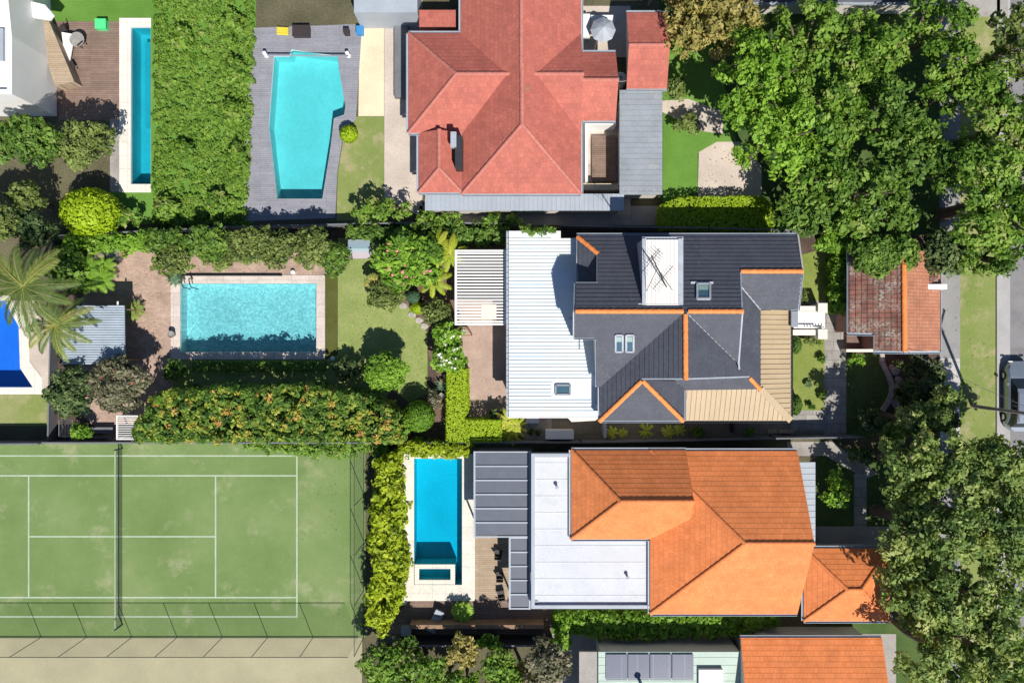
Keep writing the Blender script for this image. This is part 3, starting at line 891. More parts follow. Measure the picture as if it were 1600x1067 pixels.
# ------------------------------------------------------------------ pools (their outlines are holes in the ground)
POOL_MAIN = [(282, 443), (494.5, 443), (494.5, 550), (282, 550)]
POOL_LAP = [(205, 43), (236, 43), (236, 288), (205, 288)]
POOL_HEX = [(428, 88), (452, 88), (456, 78), (488, 83), (528, 88), (532, 120), (540, 168), (538, 180), (522, 186), (517, 230), (504, 311), (433, 311), (420, 197)]
POOL_BLUE = [(647, 716), (722, 716), (722, 913), (647, 913)]
POOL_ROYAL = [(-70, 470), (8, 470), (30, 510), (32, 575), (52, 605), (-70, 605)]
pw = lambda P: [(p.x, p.y) for p in ppts(P)]
HOLES = [pw(P) for P in (POOL_MAIN, POOL_LAP, POOL_HEX, POOL_BLUE, POOL_ROYAL)]
for h_ in HOLES: pass

def pool(name, label, outline, coping_outer, depth, water, plaster='pool_plain', coping='coping', wz=-0.14, ch=0.06, extra=None):
    o = pw(outline)
    cx = sum(p[0] for p in o)/len(o); cy = sum(p[1] for p in o)/len(o)
    th = thing(name, label, 'swimming pool', (cx, cy, 0))
    mb = MB()
    n = len(o)
    for i in range(n):
        a, b = o[i], o[(i+1) % n]
        d = math.hypot(b[0]-a[0], b[1]-a[1])
        mb.poly([(a[0],a[1],-depth), (b[0],b[1],-depth), (b[0],b[1],ch-0.002), (a[0],a[1],ch-0.002)], [(0, 0), (d, 0), (d, depth), (0, depth)])
    mb.fill(o, -depth)
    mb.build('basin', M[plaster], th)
    w = MB(); w.fill(inset(o, 0.004), wz); w.build('water', M[water], th)
    if coping_outer:
        c = MB()
        c.prism(pw(coping_outer), -0.02, ch, [inset(o, -0.001)])
        c.build('coping', M[coping], th)
    return th

# ================================================================== ground and sheets
BIG = [(-120, -120), (120, -120), (120, 120), (-120, 120)]
g_ = MB(); g_.fill(BIG, 0.0, HOLES)
M['ground'] = m_surf('ground_earth', (0.115, 0.105, 0.06), 0.95, 0.3, 0.4, 9, 0.3, 0.5)
o = g_.build('ground', M['ground']); o['kind'] = 'structure'

PROP = [(93, 372), (350, 357), (620, 350), (905, 355), (1503, 371), (1497, 676), (1200, 683), (905, 689), (84, 689)]
sheet('garden_soil', PROP, 0.004, 'soil', [HOLES[0]])
# --- the block itself
sheet('terrace', [(128, 372), (270, 372), (300, 430), (508, 430), (508, 562), (283, 562), (283, 600), (240, 665), (215, 688), (170, 688), (120, 640), (128, 560)], 0.010, 'pavers', [HOLES[0]])
sheet('terrace', [(250, 395), (545, 395), (508, 431), (250, 431)], 0.014, 'pavers')
sheet('lawn', [(528, 372), (600, 372), (592, 430), (640, 480), (668, 520), (668, 600), (690, 640), (600, 668), (270, 640), (270, 562), (508, 562), (528, 555)], 0.018, 'lawn')
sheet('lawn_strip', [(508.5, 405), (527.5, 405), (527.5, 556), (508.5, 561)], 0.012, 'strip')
sheet('garden_bed', [(588, 372), (712, 372), (712, 580), (690, 600), (670, 555), (668, 512), (634, 476), (596, 430)], 0.024, 'mulch')
sheet('garden_bed', [(612, 610), (640, 628), (700, 600), (700, 690), (560, 690), (590, 640)], 0.026, 'mulch')
sheet('terrace', [(712, 505), (800, 505), (800, 655), (730, 655), (728, 560), (712, 545)], 0.012, 'pavers_pink')
sheet('terrace', [(712, 388), (800, 388), (800, 505), (712, 505)], 0.016, 'pavers_pink')
sheet('side_path', [(795, 640), (1290, 640), (1290, 683), (905, 688), (820, 688), (795, 668)], 0.012, 'side_tiles')
sheet('paving', [(820, 640), (862, 640), (862, 688), (820, 688)], 0.018, 'grey_paving')
sheet('front_lawn', [(1230, 528), (1288, 528), (1288, 641), (1230, 641)], 0.018, 'lawn_front')
sheet('front_lawn', [(1246, 400), (1275, 392), (1306, 392), (1306, 478), (1246, 480)], 0.02, 'lawn_front')
sheet('stone_path', [(1240, 470), (1330, 470), (1330, 528), (1322, 528), (1322, 683), (1288, 683), (1288, 524), (1240, 524)], 0.024, 'slabs')
sheet('stone_path', [(1236, 641), (1287.5, 641), (1287.5, 672), (1236, 672)], 0.022, 'slabs')
sheet('shaded_lawn', [(1322.5, 553), (1378, 553), (1392, 590), (1396, 612), (1382, 640), (1370, 680), (1322.5, 682)], 0.02, 'lawn_painted_shade')  # shade painted in through the darkened grass
sheet('footpath', [(1468, -1400), (1500, -1400), (1500, 2200), (1468, 2200)], 0.014, 'footpath')
sheet('footpath', [(1468.5, 560), (1499.5, 560), (1499.5, 690), (1468.5, 690)], 0.02, 'concrete')
sheet('verge', [(1500, -1400), (1556, -1400), (1556, 2200), (1500, 2200)], 0.012, 'verge')
# road with concrete kerb and gutter
mb = MB(); a, b = W(1556, -1400), W(1578, 2200)
mb.box(a.x, a.y, -0.05, W(1561, 0).x, b.y, 0.12)
mb.box(W(1561, 0).x, a.y, -0.05, b.x, b.y, 0.022)
o = mb.build('kerb', m_surf('kerb_concrete', (0.40, 0.39, 0.385), 0.9, 0.1, 0.6, 14, 0.1, 0.2)); o['kind'] = 'structure'
sheet('road', [(1578, -1400), (1790, -1400), (1790, 2200), (1578, 2200)], 0.016, 'asphalt')
sheet('verge', [(1790, -1400), (2300, -1400), (2300, 2200), (1790, 2200)], 0.012, 'verge')
# --- neighbours: paving and lawns
sheet('lawn', [(-200, -200), (400, -200), (400, 40), (396, 350), (172, 350), (172, 190), (60, 160), (60, 30), (-200, 10)], 0.006, 'grass_nb', [HOLES[1]])
sheet('patio', [(20, 0), (52, 10), (90, 170), (-60, 172), (-60, 0)], 0.012, 'violet_paving')
sheet('patio', [(66, 34), (188, 34), (188, 188), (92, 188)], 0.014, 'brown_deck')
sheet('path', [(172, 186), (187, 186), (187, 300), (172, 300)], 0.016, 'grey_paving')
sheet('pool_deck', [(397, 44), (566, 38), (556, 188), (538, 200), (527, 270), (524, 341), (381, 346), (384, 200)], 0.02, 'grey_deck', [HOLES[2]])
sheet('path', [(566, 22), (600, 22), (600, 182), (560, 182), (562, 40)], 0.018, 'cream_paving')
sheet('path', [(600.5, -20), (660, -20), (660, 340), (600.5, 310)], 0.018, 'pale_paving')
sheet('yard', [(550, 182.5), (600, 182.5), (600, 345), (526, 345), (528, 270), (539, 202)], 0.008, 'verge')
sheet('path', [(655, 322), (1060, 322), (1060, 352), (655, 352)], 0.018, 'grey_paving')
sheet('front_yard', [(1030, -40), (1468, -40), (1468, 366), (1030, 350)], 0.008, 'lawn_painted_shade')  # darkened grass stands for the shade beneath the trees
sheet('lawn', [(1036, 60), (1110, 60), (1140, 160), (1150, 222), (1090, 240), (1090, 300), (1036, 316)], 0.011, 'grass_nb')
sheet('path', [(1034, 158), (1075, 155), (1130, 175), (1130, 210), (1095, 205), (1034, 175)], 0.014, 'pale_paving')
sheet('driveway', [(1092, 238), (1120, 222), (1160, 222), (1190, 260), (1190, 312), (1090, 312)], 0.014, 'pale_paving')
sheet('courtyard', [(905, 10), (985, 10), (985, 90), (905, 90)], 0.02, 'pale_paving')
sheet('courtyard', [(905, 175), (985, 175), (985, 335), (905, 335)], 0.022, 'pale_paving')
# --- tennis court
sheet('tennis_court', [(-400, 690.5), (571, 690.5), (571, 995), (-400, 995)], 0.012, 'court')
sheet('yard', [(-400, 995.5), (566, 995.5), (560, 2000), (-400, 2000)], 0.012, 'sandy')
def line_px(x0, y0, x1, y1, w=2.2):
    """a painted strip centred on the given photograph line"""
    if abs(x1-x0) > abs(y1-y0): return [(x0, y0-w/2), (x1, y0-w/2), (x1, y0+w/2), (x0, y0+w/2)]
    return [(x0-w/2, y0), (x0+w/2, y0), (x0+w/2, y1), (x0-w/2, y1)]
mb = MB()
for l in ((-82, 712, 464, 712), (-82, 743, 464, 743), (-82, 933, 464, 933), (-82, 963, 464, 963), (46, 838, 183, 838), (192, 838, 337, 838)):
    mb.fill(pw(line_px(*l)), 0.017)
mb.fill(pw(line_px(183, 838, 192, 838)), 0.017)
for l in ((464, 711, 464, 964), (337, 744.2, 337, 931.8), (45, 744.2, 45, 931.8), (-82, 711, -82, 964)):
    mb.fill(pw(line_px(*l)), 0.021)
o = mb.build('court_lines', M['white_line']); o['kind'] = 'structure'
# --- south neighbour's paving
sheet('patio', [(625, 708), (742, 708), (742, 945), (625, 945)], 0.014, 'coping_white', [HOLES[3]])
sheet('patio', [(742, 700), (832, 700), (832, 945), (742, 945)], 0.018, 'tan_deck')
sheet('deck', [(640, 936), (862, 936), (862, 990), (600, 990)], 0.022, 'brown_deck')
sheet('path', [(1230, 690), (1300, 690), (1372, 740), (1352, 748), (1290, 712), (1230, 712)], 0.014, 'grey_paving')
sheet('front_yard', [(1276, 700), (1468, 700), (1468, 1300), (1276, 1300)], 0.006, 'lawn_painted_shade')
sheet('path', [(1275, 822), (1390, 822), (1390, 856), (1275, 856)], 0.016, 'grey_paving')
sheet('path', [(1334, 740), (1354, 740), (1354, 822), (1334, 822)], 0.018, 'slabs')
sheet('lawn', [(862, 950), (1220, 950), (1220, 1000), (862, 1000)], 0.01, 'grass_nb')
sheet('side_yard', [(862, 990), (1400, 990), (1400, 1100), (862, 1100)], 0.012, 'grey_paving')
sheet('patio', [(-80, 470), (60, 470), (85, 520), (85, 616), (-80, 616)], 0.012, 'pale_paving', [HOLES[4]])
sheet('lawn', [(-300, 616.5), (86, 616.5), (84, 665), (-300, 665)], 0.012, 'verge')

# ================================================================== pools
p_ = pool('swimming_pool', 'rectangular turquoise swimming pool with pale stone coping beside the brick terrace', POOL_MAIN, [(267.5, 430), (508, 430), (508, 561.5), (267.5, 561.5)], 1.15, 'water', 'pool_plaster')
# entry steps inside the shallow end
mb = MB()
for i in range(3):
    a = W(282.5, 450 + 0*i); b = W(282.5 + 7*(3-i), 475)
a = W(267.5, 430); 
# handrail over the north coping
t = thing('pool_handrail', 'pair of curved steel handrails at the corner of the turquoise pool', 'handrail', tuple(W(298, 440)))
for dx in (0, 12):
    mb = MB(); p0 = W(290+dx, 436); 
    pts = [(p0.x, p0.y, 0.05), (p0.x, p0.y, 0.75), (p0.x + .06, p0.y - .15, 0.88), (p0.x + .1, p0.y - .45, 0.85), (p0.x + .12, p0.y - .62, 0.6), (p0.x + .12, p0.y - .65, -0.5)]
    mb.tube(pts, 0.035, 8); mb.build('rail', M['dark_metal'], t, smooth=True)

t = pool('lap_pool', 'long narrow dark teal lap pool with white coping on its patio side', POOL_LAP, [(187, 29), (236.5, 29), (236.5, 43.0), (205, 43.0), (205, 288), (236.5, 288), (236.5, 301), (187, 301)], 1.5, 'water_deep', 'pool_plain')
# lap pool coping is C shaped: rebuild without hole
for ch in list(t.children):
    if ch.name.startswith('coping'): bpy.data.objects.remove(ch)
c_ = MB(); c_.prism(pw([(187, 29), (236.5, 29), (236.5, 42.9), (204.9, 42.9), (204.9, 288.1), (236.5, 288.1), (236.5, 301), (187, 301)]), -0.02, 0.06)
c_.build('coping', M['coping_white'], t)
mb = MB(); a = W(219, 60); b = W(227, 194); mb.box(a.x, a.y, -1.5, b.x, b.y, -0.75); mb.build('bench', M['pool_plain'], t)

t = pool('swimming_pool', 'eight-sided turquoise pool set in grey decking beside the red roofed house', POOL_HEX, None, 1.3, 'water_teal', 'pool_plain')
pool('swimming_pool', 'bright blue rectangular pool with an inset spa behind the lime green hedge', POOL_BLUE, [(626, 709), (742, 709), (742, 938), (636, 938)], 1.6, 'water_blue', 'pool_plain', 'coping_white')
sp = [o_ for o_ in scene.objects if o_.get('label', '').startswith('bright blue rect')][0]
mb = MB(); a = W(647, 882); b = W(710, 913)
q = pw([(648, 881), (711, 881), (711, 912), (648, 912)]); qi = inset(q, 0.3)
mb.prism(q, -1.55, 0.08, [qi]); mb.build('spa_wall', M['coping_white'], sp)
mb = MB(); mb.fill(qi, -0.7); mb.build('spa_floor', M['pool_plain'], sp)
pool('swimming_pool', 'royal blue pool corner with stepped white coping under the palm', POOL_ROYAL, [(-80, 462), (14, 462), (45, 505), (47, 565), (66, 590), (66, 616), (-80, 616)], 1.6, 'water_royal', 'pool_plain', 'coping_white')

# roller cover bar across the eight-sided pool
t = thing('pool_cover_roller', 'thin grey roller pole with white end wheels across the eight-sided pool', 'cover roller', tuple(W(480, 87)))
mb = MB(); mb.tube([W(418, 87, .55), W(544, 88, .55)], 0.05, 10); mb.build('pole', M['grey_metal'], t, True)
for x in (417, 545):
    mb = MB(); c = W(x, 88, .0); mb.lathe((c.x, c.y, .0), [(0, 0.03), (.16, .03), (.18, .12), (.1, .5), (.13, .62), (0, .66)], 14); mb.build('stand', M['white'], t, True)

# ================================================================== the main house
HS = thing('house', 'cream house with charcoal tiled roofs, orange ridge caps and a wide white metal rear roof', 'house', tuple(W(1050, 520)))
mr = 0.63
Yr = (CY-486.5)/S*(H-7.6)/H
Xr = (1071-CX)/S*(H-7.6)/H
N_ = (7.6 + mr*Yr, 0, -mr)
S_ = (7.6 - mr*Yr, 0, mr)
W_ = (7.6 - mr*Xr, mr, 0)
E_ = (7.6 + mr*Xr, -mr, 0)
zne = on(1200, 424, N_); SN_ = (zne.z - mr*zne.y, 0, mr)
pa = on(1171, 589, E_); SE_ = (pa.z - 0.7*pa.y, 0, 0.7)
ap = on(1003, 593.5, W_); hw_ = on(938, 657, W_)
ms = (ap.z - hw_.z)/(ap.y - hw_.y); SS_ = (ap.z - ms*ap.y, 0, ms)
me_ = 0.64; SEE_ = (ap.z + me_*ap.x, -me_, 0)
SWE = (6.0, .4, 0)
facets = [
 (N_, [(900, 443), (934, 443), (934, 396), (901, 368), (1246, 368), (1254, 424), (1157, 424), (1160, 486.5), (899, 486.5)]),
 (S_, [(898, 486.5), (1071, 486.5), (938.5, 604), (931, 603), (931, 528), (898, 528)]),
 (W_, [(1071, 486.5), (1071, 592), (1003, 593.5), (938, 657), (937.5, 604.5)]),
 (S_, [(1071, 486.5), (1160, 486.5), (1154, 568)]),
 (E_, [(1071, 486.5), (1154, 568), (1159, 487), (1157, 446), (1188, 484), (1188, 607), (1171, 589), (1071, 592)]),
 (SN_, [(1157, 424), (1254, 424), (1247, 484), (1188, 484), (1157, 446)]),
 (SS_, [(1003, 593.5), (1068, 657), (938, 657)]),
 (SEE_, [(1003, 593.5), (1055, 595.5), (1069.5, 609), (1069.5, 657), (1067, 657)]),
 (SE_, [(1050, 589), (1171, 589), (1188, 607.5), (1069.5, 609)]),
]
mb = MB()
for i, (pl, pts) in enumerate(facets):
    P = [on(x, y, pl) for x, y in pts]
    tiled(mb, P, pl, 0.305 if i != 8 else 0.31, 0.042)
# hipped corner facing west above the white roof
wp = [on(901, 368, N_), on(934, 396, N_), Vector((0, 0, 0))]
A_, B_ = wp[0], wp[1]
sl = (B_.z - A_.z)/(B_.x - A_.x)
WW = (A_.z - sl*A_.x, sl, 0)
P = [on(901, 370, WW), on(933, 397, WW), on(933, 443, WW), on(904, 443, WW), on(903, 414, WW)]
tiled(mb, P, WW, 0.305, 0.03)
RF = mb.build('roof', M['dark_tile'], HS)
# ridges
for pl, p, q, r in ((N_, (899, 486.5), (1067, 486.5), .14), (N_, (1075, 486.5), (1161, 486.5), .14), (W_, (1071, 491), (1071.5, 593), .15),
                    (N_, (1157, 424), (1254, 424), .14), (N_, (902, 370), (934, 396), .14),
                    (W_, (1003, 595), (937, 658), .14), (SS_, (1004, 595), (1067, 657.5), .14), (E_, (1171, 590), (1187.5, 608), .13)):
    cm = MB(); caps(cm, on(*p, pl) + Vector((0, 0, .0)), on(*q, pl), r, 0.45)
    cm.build('ridge_cap', M['ridge'], RF)
# lead valleys and verges
vm = MB()
for pl, pts, w in ((E_, [(1073, 489), (1154, 568)], .07), (SN_, [(1157, 447), (1188, 484)], .07), (E_, [(1003, 592), (1071, 592), (1171, 588.5)], .09),
                   (S_, [(1160, 488), (1154, 568), (1155, 577)], .09), (N_, [(1157, 426), (1159.5, 485)], .07), (SE_, [(1055, 595), (1069, 609)], .05)):
    if pts[0] == (1003, 592):
        P = [on(1003, 592, W_), on(1071, 592, E_), on(1171, 588.5, E_)]
    else: P = [on(*p, pl) for p in pts]
    for p, q in zip(P, P[1:]):
        vm.beam(p + Vector((0, 0, .03)), q + Vector((0, 0, .03)), w, 0.03)
vm.build('valley_flashing', M['lead'], RF)
dm = MB(); dm.beam(on(1066, 490, W_) + Vector((0, 0, .0)), on(938, 603, W_), .12, .05); dm.build('valley', M['dark_metal'], RF)
gm = MB()
def gut(pl, pts, **k):
    P = [on(*p, pl) for p in pts]
    for p, q in zip(P, P[1:]):
        gm = MB(); gutter(gm, p - Vector((0, 0, .05)), q - Vector((0, 0, .05)), **k); gm.build('gutter', M['light_grey_metal'], RF)
gut(N_, [(901, 366.5), (1246, 366.5)], w=.15); gut(N_, [(899.5, 443), (934.5, 443), (934.5, 398)]); gut(S_, [(897, 487), (897, 529), (932, 529), (932, 604)], w=.12)
gut(N_, [(899, 443), (898, 486)]); gut(WW, [(903, 370), (902, 443)]); gut(SN_, [(1254, 425), (1248, 485), (1236, 485.5)])
gut(SS_, [(937, 658.5), (1069, 658.5)]); gut(SEE_, [(1070.5, 610), (1070.5, 658)]); gut(W_, [(936, 605), (936, 658)])
# verge boards on the east gable
vb = MB(); vb.beam(on(1246.5, 367, N_), on(1254.5, 424, N_), .1, .12); vb.build('verge_board', M['wall'], RF)

# cream flat dormer roof with grey surrounds
D = thing_part = MB()
zt = 7.35
a = W(1004, 483, zt-.25)
def pb(mb, x0, y0, x1, y1, zb, z1, mi=0): mb.pbox(x0, y0, x1, y1, zb, z1, mi)
dn = MB(); pb(dn, 1004, 374, 1067, 482, 4.6, zt-.16); DO = dn.build('dormer', M['light_grey_metal'], HS)
dr = MB(); P = [(p.x, p.y) for p in ppts([(1009.5, 374.5), (1059.5, 374.5), (1059.5, 475), (1009.5, 475)], zt)]
dr.prism(P, zt-.155, zt); ribbed(dr, P, (zt+.001, 0, 0), 0.225, 'y', .03, .035, base=False); dr.build('dormer_roof', M['cream_metal'], DO)
de = MB(); Q = ppts([(1010, 475.6), (1060, 475.6), (1067, 484), (1003, 484)], zt+.02); de.prism([(p.x, p.y) for p in Q], zt-.2, zt+.03); de.build('flashing', M['white'], DO)
ds = MB()
for x in (1006.5, 1063.5):
    ds.beam(W(x, 373, zt), W(x, 481, zt), 0.24 if x < 1030 else .3, .05)
ds.build('side_flashing', M['lead'], DO)
for x_ in (1000, 1071):
    cf = MB(); cf.pbox(x_-2.5, 474 + (x_ > 1010)*4, x_+2.5, 481 + (x_ > 1010)*4, 7.3, 7.36); cf.build('corner_flashing', M['light_grey_metal'], DO)
dg = MB(); gutter(dg, W(1003, 372.5, zt-.1), W(1068, 372.5, zt-.1), .14, .1); dg.build('gutter', M['light_grey_metal'], DO)

# white rear roof
zw = 3.5
wp_ = ppts([(794.5, 361), (868, 361), (876, 372.5), (905, 372.5), (905, 440), (940, 440), (940, 650.5), (794.5, 650.5)], zw)
wm = MB(); P = [(p.x, p.y) for p in wp_]
wm.prism(P, zw-.22, zw)
k = (H-zw)/H/S
ribpoly = [(p.x, p.y) for p in ppts([(795.5, 367), (862, 367), (862, 376), (903, 376), (903, 440), (939, 440), (939, 594), (862, 594), (862, 621), (939, 621), (939, 645), (795.5, 645)], zw)]
ribbed(wm, ribpoly, (zw+.002, 0, 0), 5.62*k, 'x', .04, .06, base=False)
WR = wm.build('rear_roof', M['white_roof'], HS)
# two bands of crossing flashing where the ribs stop
fm = MB()
fm.pbox(861, 596, 863, 620, zw, zw+.05); fm.build('flashing', M['white'], WR)
fm = MB(); fm.pbox(868, 361, 876, 372, zw, zw+.035); fm.build('flashing', M['white'], WR)
gg = MB(); gutter(gg, W(793.2, 361, zw), W(793.2, 651, zw), .16, .12)
for y in range(364, 650, 9): p = W(793.2, y, zw+.03); gg.beam(p - Vector((.08, 0, 0)), p + Vector((.08, 0, 0)), .03, .02)
gg.build('gutter', M['light_grey_metal'], WR)
fa = MB(); fa.pbox(794, 651.2, 937, 653, zw-.2, zw+.03); fa.build('fascia', M['white'], WR)
pp = MB(); pp.beam(W(905.5, 497, zw+.25), W(905.5, 497, zw+.25)+Vector((0, 0, .01)), .1, .1)
pp = MB(); pp.tube([W(889, 497, zw+.12), W(896, 497, zw+.3)], .05, 8); pp.build('downpipe', M['grey_metal'], WR)
pp = MB(); pp.tube([W(905.8, 530, zw+.1), W(905.8, 546, zw+.1)], .04, 8); pp.build('downpipe', M['grey_metal'], WR)
# small lower roof corner at the south side
lr = MB(); lr.prism([(p.x, p.y) for p in ppts([(886, 651.5), (937, 651.5), (930, 657), (893, 659)], 3.1)], 2.9, 3.1); lr.build('awning', M['cream'], HS)

# roof windows
def roof_window(pl, x0, y0, x1, y1, parent, frame='grey_metal', rim=0.07, blind=True, label=None):
    P = [on(x, y, pl) for x, y in ((x0, y1), (x1, y1), (x1, y0), (x0, y0))]
    n = (P[1]-P[0]).cross(P[3]-P[0]).normalized()
    if n.z < 0: n = -n
    mb = MB()
    for i in range(4):
        mb.beam(P[i] + n*.07, P[(i+1) % 4] + n*.07, rim*1.6, .16, up=n)
    o_ = mb.build('roof_window', M[frame], parent)
    g = MB(); g.poly([p + n*.09 for p in P]); g.build('pane', M['glass'], o_)
    if blind:
        bl = MB(); q = [P[3].lerp(P[0], .08), P[3].lerp(P[0], .45), P[2].lerp(P[1], .45), P[2].lerp(P[1], .08)]
        cx_ = sum(q, Vector())/4
        bl.poly([cx_ + (p - cx_)*.8 + n*.097 for p in q]); bl.build('blind', m_bl, o_)
    return o_
m_bl = m_plain('grey_blind', (0.30, 0.40, 0.38), 0.7)
roof_window(N_, 1089, 445, 1109, 468, RF, 'lead')
sk = MB(); P = [on(1079, 442, N_), on(1114, 442, N_)]; sk.beam(P[0]+Vector((0, 0, .06)), P[1]+Vector((0, 0, .06)), .14, .04); sk.build('window_flashing', M['lead'], RF)
roof_window(S_, 961.5, 522, 972.5, 548, RF, 'lead'); roof_window(S_, 978, 522, 989.5, 548, RF, 'lead')
roof_window((zw, 0, 0), 868, 601.5, 890.5, 616, WR, 'grey_metal', blind=False)

# beige verandah roofs (L shape)
VE_ = (0, 0, 0)
va = W(1188, 600, 4.05); vb_ = W(1236, 600, 3.2)
se = (va.z - vb_.z)/(vb_.x - va.x); VE_ = (va.z + se*va.x, -se, 0)
vc = W(1100, 608, 4.05); vd = W(1100, 658, 3.2)
ss = (vc.z - vd.z)/(vc.y - vd.y); VS_ = (vc.z - ss*vc.y, 0, ss)
P1 = [on(x, y, VE_) for x, y in ((1188.5, 485), (1235.5, 485), (1235.5, 657), (1188.5, 608))]
P2 = [on(x, y, VS_) for x, y in ((1070.5, 609), (1188.5, 608), (1235.5, 657), (1070.5, 657))]
vm = MB(); ribbed(vm, P1, VE_, .312, 'x', .05, .05); ribbed(vm, P2, VS_, .312, 'y', .05, .05)
VR = vm.build('verandah_roof', M['beige_metal'], HS)
hm = MB(); hm.beam(P1[3] + Vector((0, 0, .05)), P1[2] + Vector((0, 0, .05)), .42, .04); hm.build('hip_flashing', M['beige_metal'], VR)
d = Vector((0, 0, -.06))
for p, q, w_ in ((P1[1]+d+Vector((.07, 0, 0)), P1[2]+d+Vector((.07, 0, 0)), .13), (P2[2]+d-Vector((0, .07, 0)), P2[3]+d-Vector((0, .07, 0)), .13), (P2[3]+d-Vector((.05, 0, 0)), P2[0]+d-Vector((.05, 0, 0)), .08)):
    gm = MB(); gutter(gm, p, q, w_); gm.build('gutter', M['dark_metal'], VR)
for x, y in ((1232, 650), (1232, 570), (1232, 528), (1150, 652), (1080, 652)):
    cm = MB(); p = W(x, y, 3.1); cm.beam((p.x, p.y, 0), (p.x, p.y, 3.05), .12, .12); cm.build('verandah_post', M['white'], HS)
# little grey flat roof beside the porch
eg = MB(); eg.prism([(p.x, p.y) for p in ppts([(1236.5, 484), (1247, 484), (1247, 511), (1236.5, 511)], 3.6)], 3.45, 3.6); eg.build('porch_roof', M['grey_metal'], HS)
# walls
wl = MB()
def wallbox(x0, y0, x1, y1, z):   # plan from the roof outline seen at height z
    a, b = W(x0, y0, z), W(x1, y1, z); wl.box(a.x, b.y, -.1, b.x, a.y, z)
wallbox(801, 372, 899, 640, 3.2)
wallbox(912, 450, 1180, 526, 4.3); wallbox(944, 522, 1180, 590, 4.29); wallbox(946, 588, 1060, 648, 4.2); wallbox(912, 378, 1238, 476, 4.2); wallbox(899, 440, 948, 640, 3.1)
wl.build('wall', M['wall'], HS)
g1 = [on(899.5, 444, N_), on(899.5, 486.5, N_), on(899.5, 527, S_)]
uw = MB(); uw.poly([Vector((p.x+.15, p.y, 3.4)) for p in g1[::2]] + [Vector((p.x+.15, p.y, p.z-.06)) for p in g1[::-1]]); uw.build('upper_wall', M['wall'], HS)
g2 = [on(934.5, 397, N_), on(934.5, 443, N_)]
uw = MB(); uw.poly([Vector((p.x+.1, p.y, 3.4)) for p in g2] + [Vector((p.x+.1, p.y, p.z-.06)) for p in g2[::-1]]); uw.build('upper_wall', M['wall'], HS)
g3 = [on(931.5, 528, S_), on(931.5, 603, S_)]
uw = MB(); uw.poly([Vector((p.x+.1, p.y, 3.4)) for p in g3] + [Vector((p.x+.1, p.y, p.z-.06)) for p in g3[::-1]]); uw.build('upper_wall', M['wall'], HS)
for pl, p, q in ((S_, (898, 527.5), (931, 527.5)), (N_, (900, 443.5), (934, 443.5)), (E_, (1071, 591), (1170, 589))):
    a, b = on(*p, pl), on(*q, pl)
    s_ = 0.12 if pl is S_ or pl is E_ else -0.12
    uw = MB(); uw.poly([(a.x, a.y+s_, 3.4), (b.x, b.y+s_, 3.4), (b.x, b.y+s_, b.z-.06), (a.x, a.y+s_, a.z-.06)]); uw.build('upper_wall', M['wall'], HS)
a, b, c = on(1157, 424, N_), on(1160, 486.5, N_), on(1154.5, 566, S_)
uw = MB(); uw.poly([(a.x-.05, a.y, 4.2), (c.x-.05, c.y, 4.2), (c.x-.05, c.y, c.z-.05), (b.x-.05, b.y, b.z-.05), (a.x-.05, a.y, a.z-.05)]); uw.build('upper_wall', M['wall'], HS)
# windows and doors on the rear and front walls
def wall_window(x, y0, y1, z0, z1, face, parent=HS, door=False):
    mb = MB(); s_ = 1 if face == 'E' else -1
    mb.box(x, y0, z0, x + s_*.06, y1, z1)
    o_ = mb.build('door' if door else 'window', M['white'], parent)
    g = MB(); n = max(1, round((y1-y0)/1.1))
    for i in range(n):
        u0 = y0 + (y1-y0)*i/n + .06; u1 = y0 + (y1-y0)*(i+1)/n - .06
        g.box(x + s_*.055, u0, z0+.08, x + s_*.075, u1, z1-.08)
    g.build('pane', M['glass'], o_)
xr = W(801, 0, 3.2).x
for y0, y1, d_ in ((600, 560, True), (545, 500, True), (480, 440, False), (420, 385, False)):
    wall_window(xr-.001, W(0, y0, 3.2).y, W(0, y1, 3.2).y, 0.05 if d_ else .9, 2.3, 'W', door=d_)
xe = W(1180, 0, 4.3).x
for y0, y1, d_ in ((580, 545, False), (535, 500, True)):
    wall_window(xe+.001, W(0, y0, 4.3).y, W(0, y1, 4.3).y, 0.3 if d_ else .9, 2.4, 'E', door=d_)

# television antenna on the dormer
AN = thing('tv_antenna', 'spidery grey television antenna with two cross-barred booms over the cream dormer', 'antenna', tuple(W(1035, 435, zt)))
base = W(1041, 448, zt+.02); base.z = zt+.02
top = W(1018, 400, zt+3.0)
mm_ = MB(); mm_.tube([base, top], .035, 7)
for x, y in ((1010, 455), (1051, 454)):
    e = W(x, y, zt+.06); mm_.tube([base.lerp(top, .62), e], .018, 5)
mm_.build('mast', M['dark_metal'], AN)
for (p, q, z, n, le) in (((1010, 411), (1030, 388), zt+2.95, 7, .55), ((1020, 452), (1052, 415), zt+1.6, 11, .32)):
    b_ = MB(); A_, B_ = W(*p, z), W(*q, z); b_.tube([A_, B_], .018, 5)
    d_ = (B_-A_).normalized(); s_ = Vector((-d_.y, d_.x, 0))
    for i in range(n):
        c = A_.lerp(B_, (i+.3)/n); l_ = le*(1.25-.6*i/n)
        b_.tube([c - s_*l_, c + s_*l_], .01, 4)
    b_.build('boom', M['dark_metal'], AN)

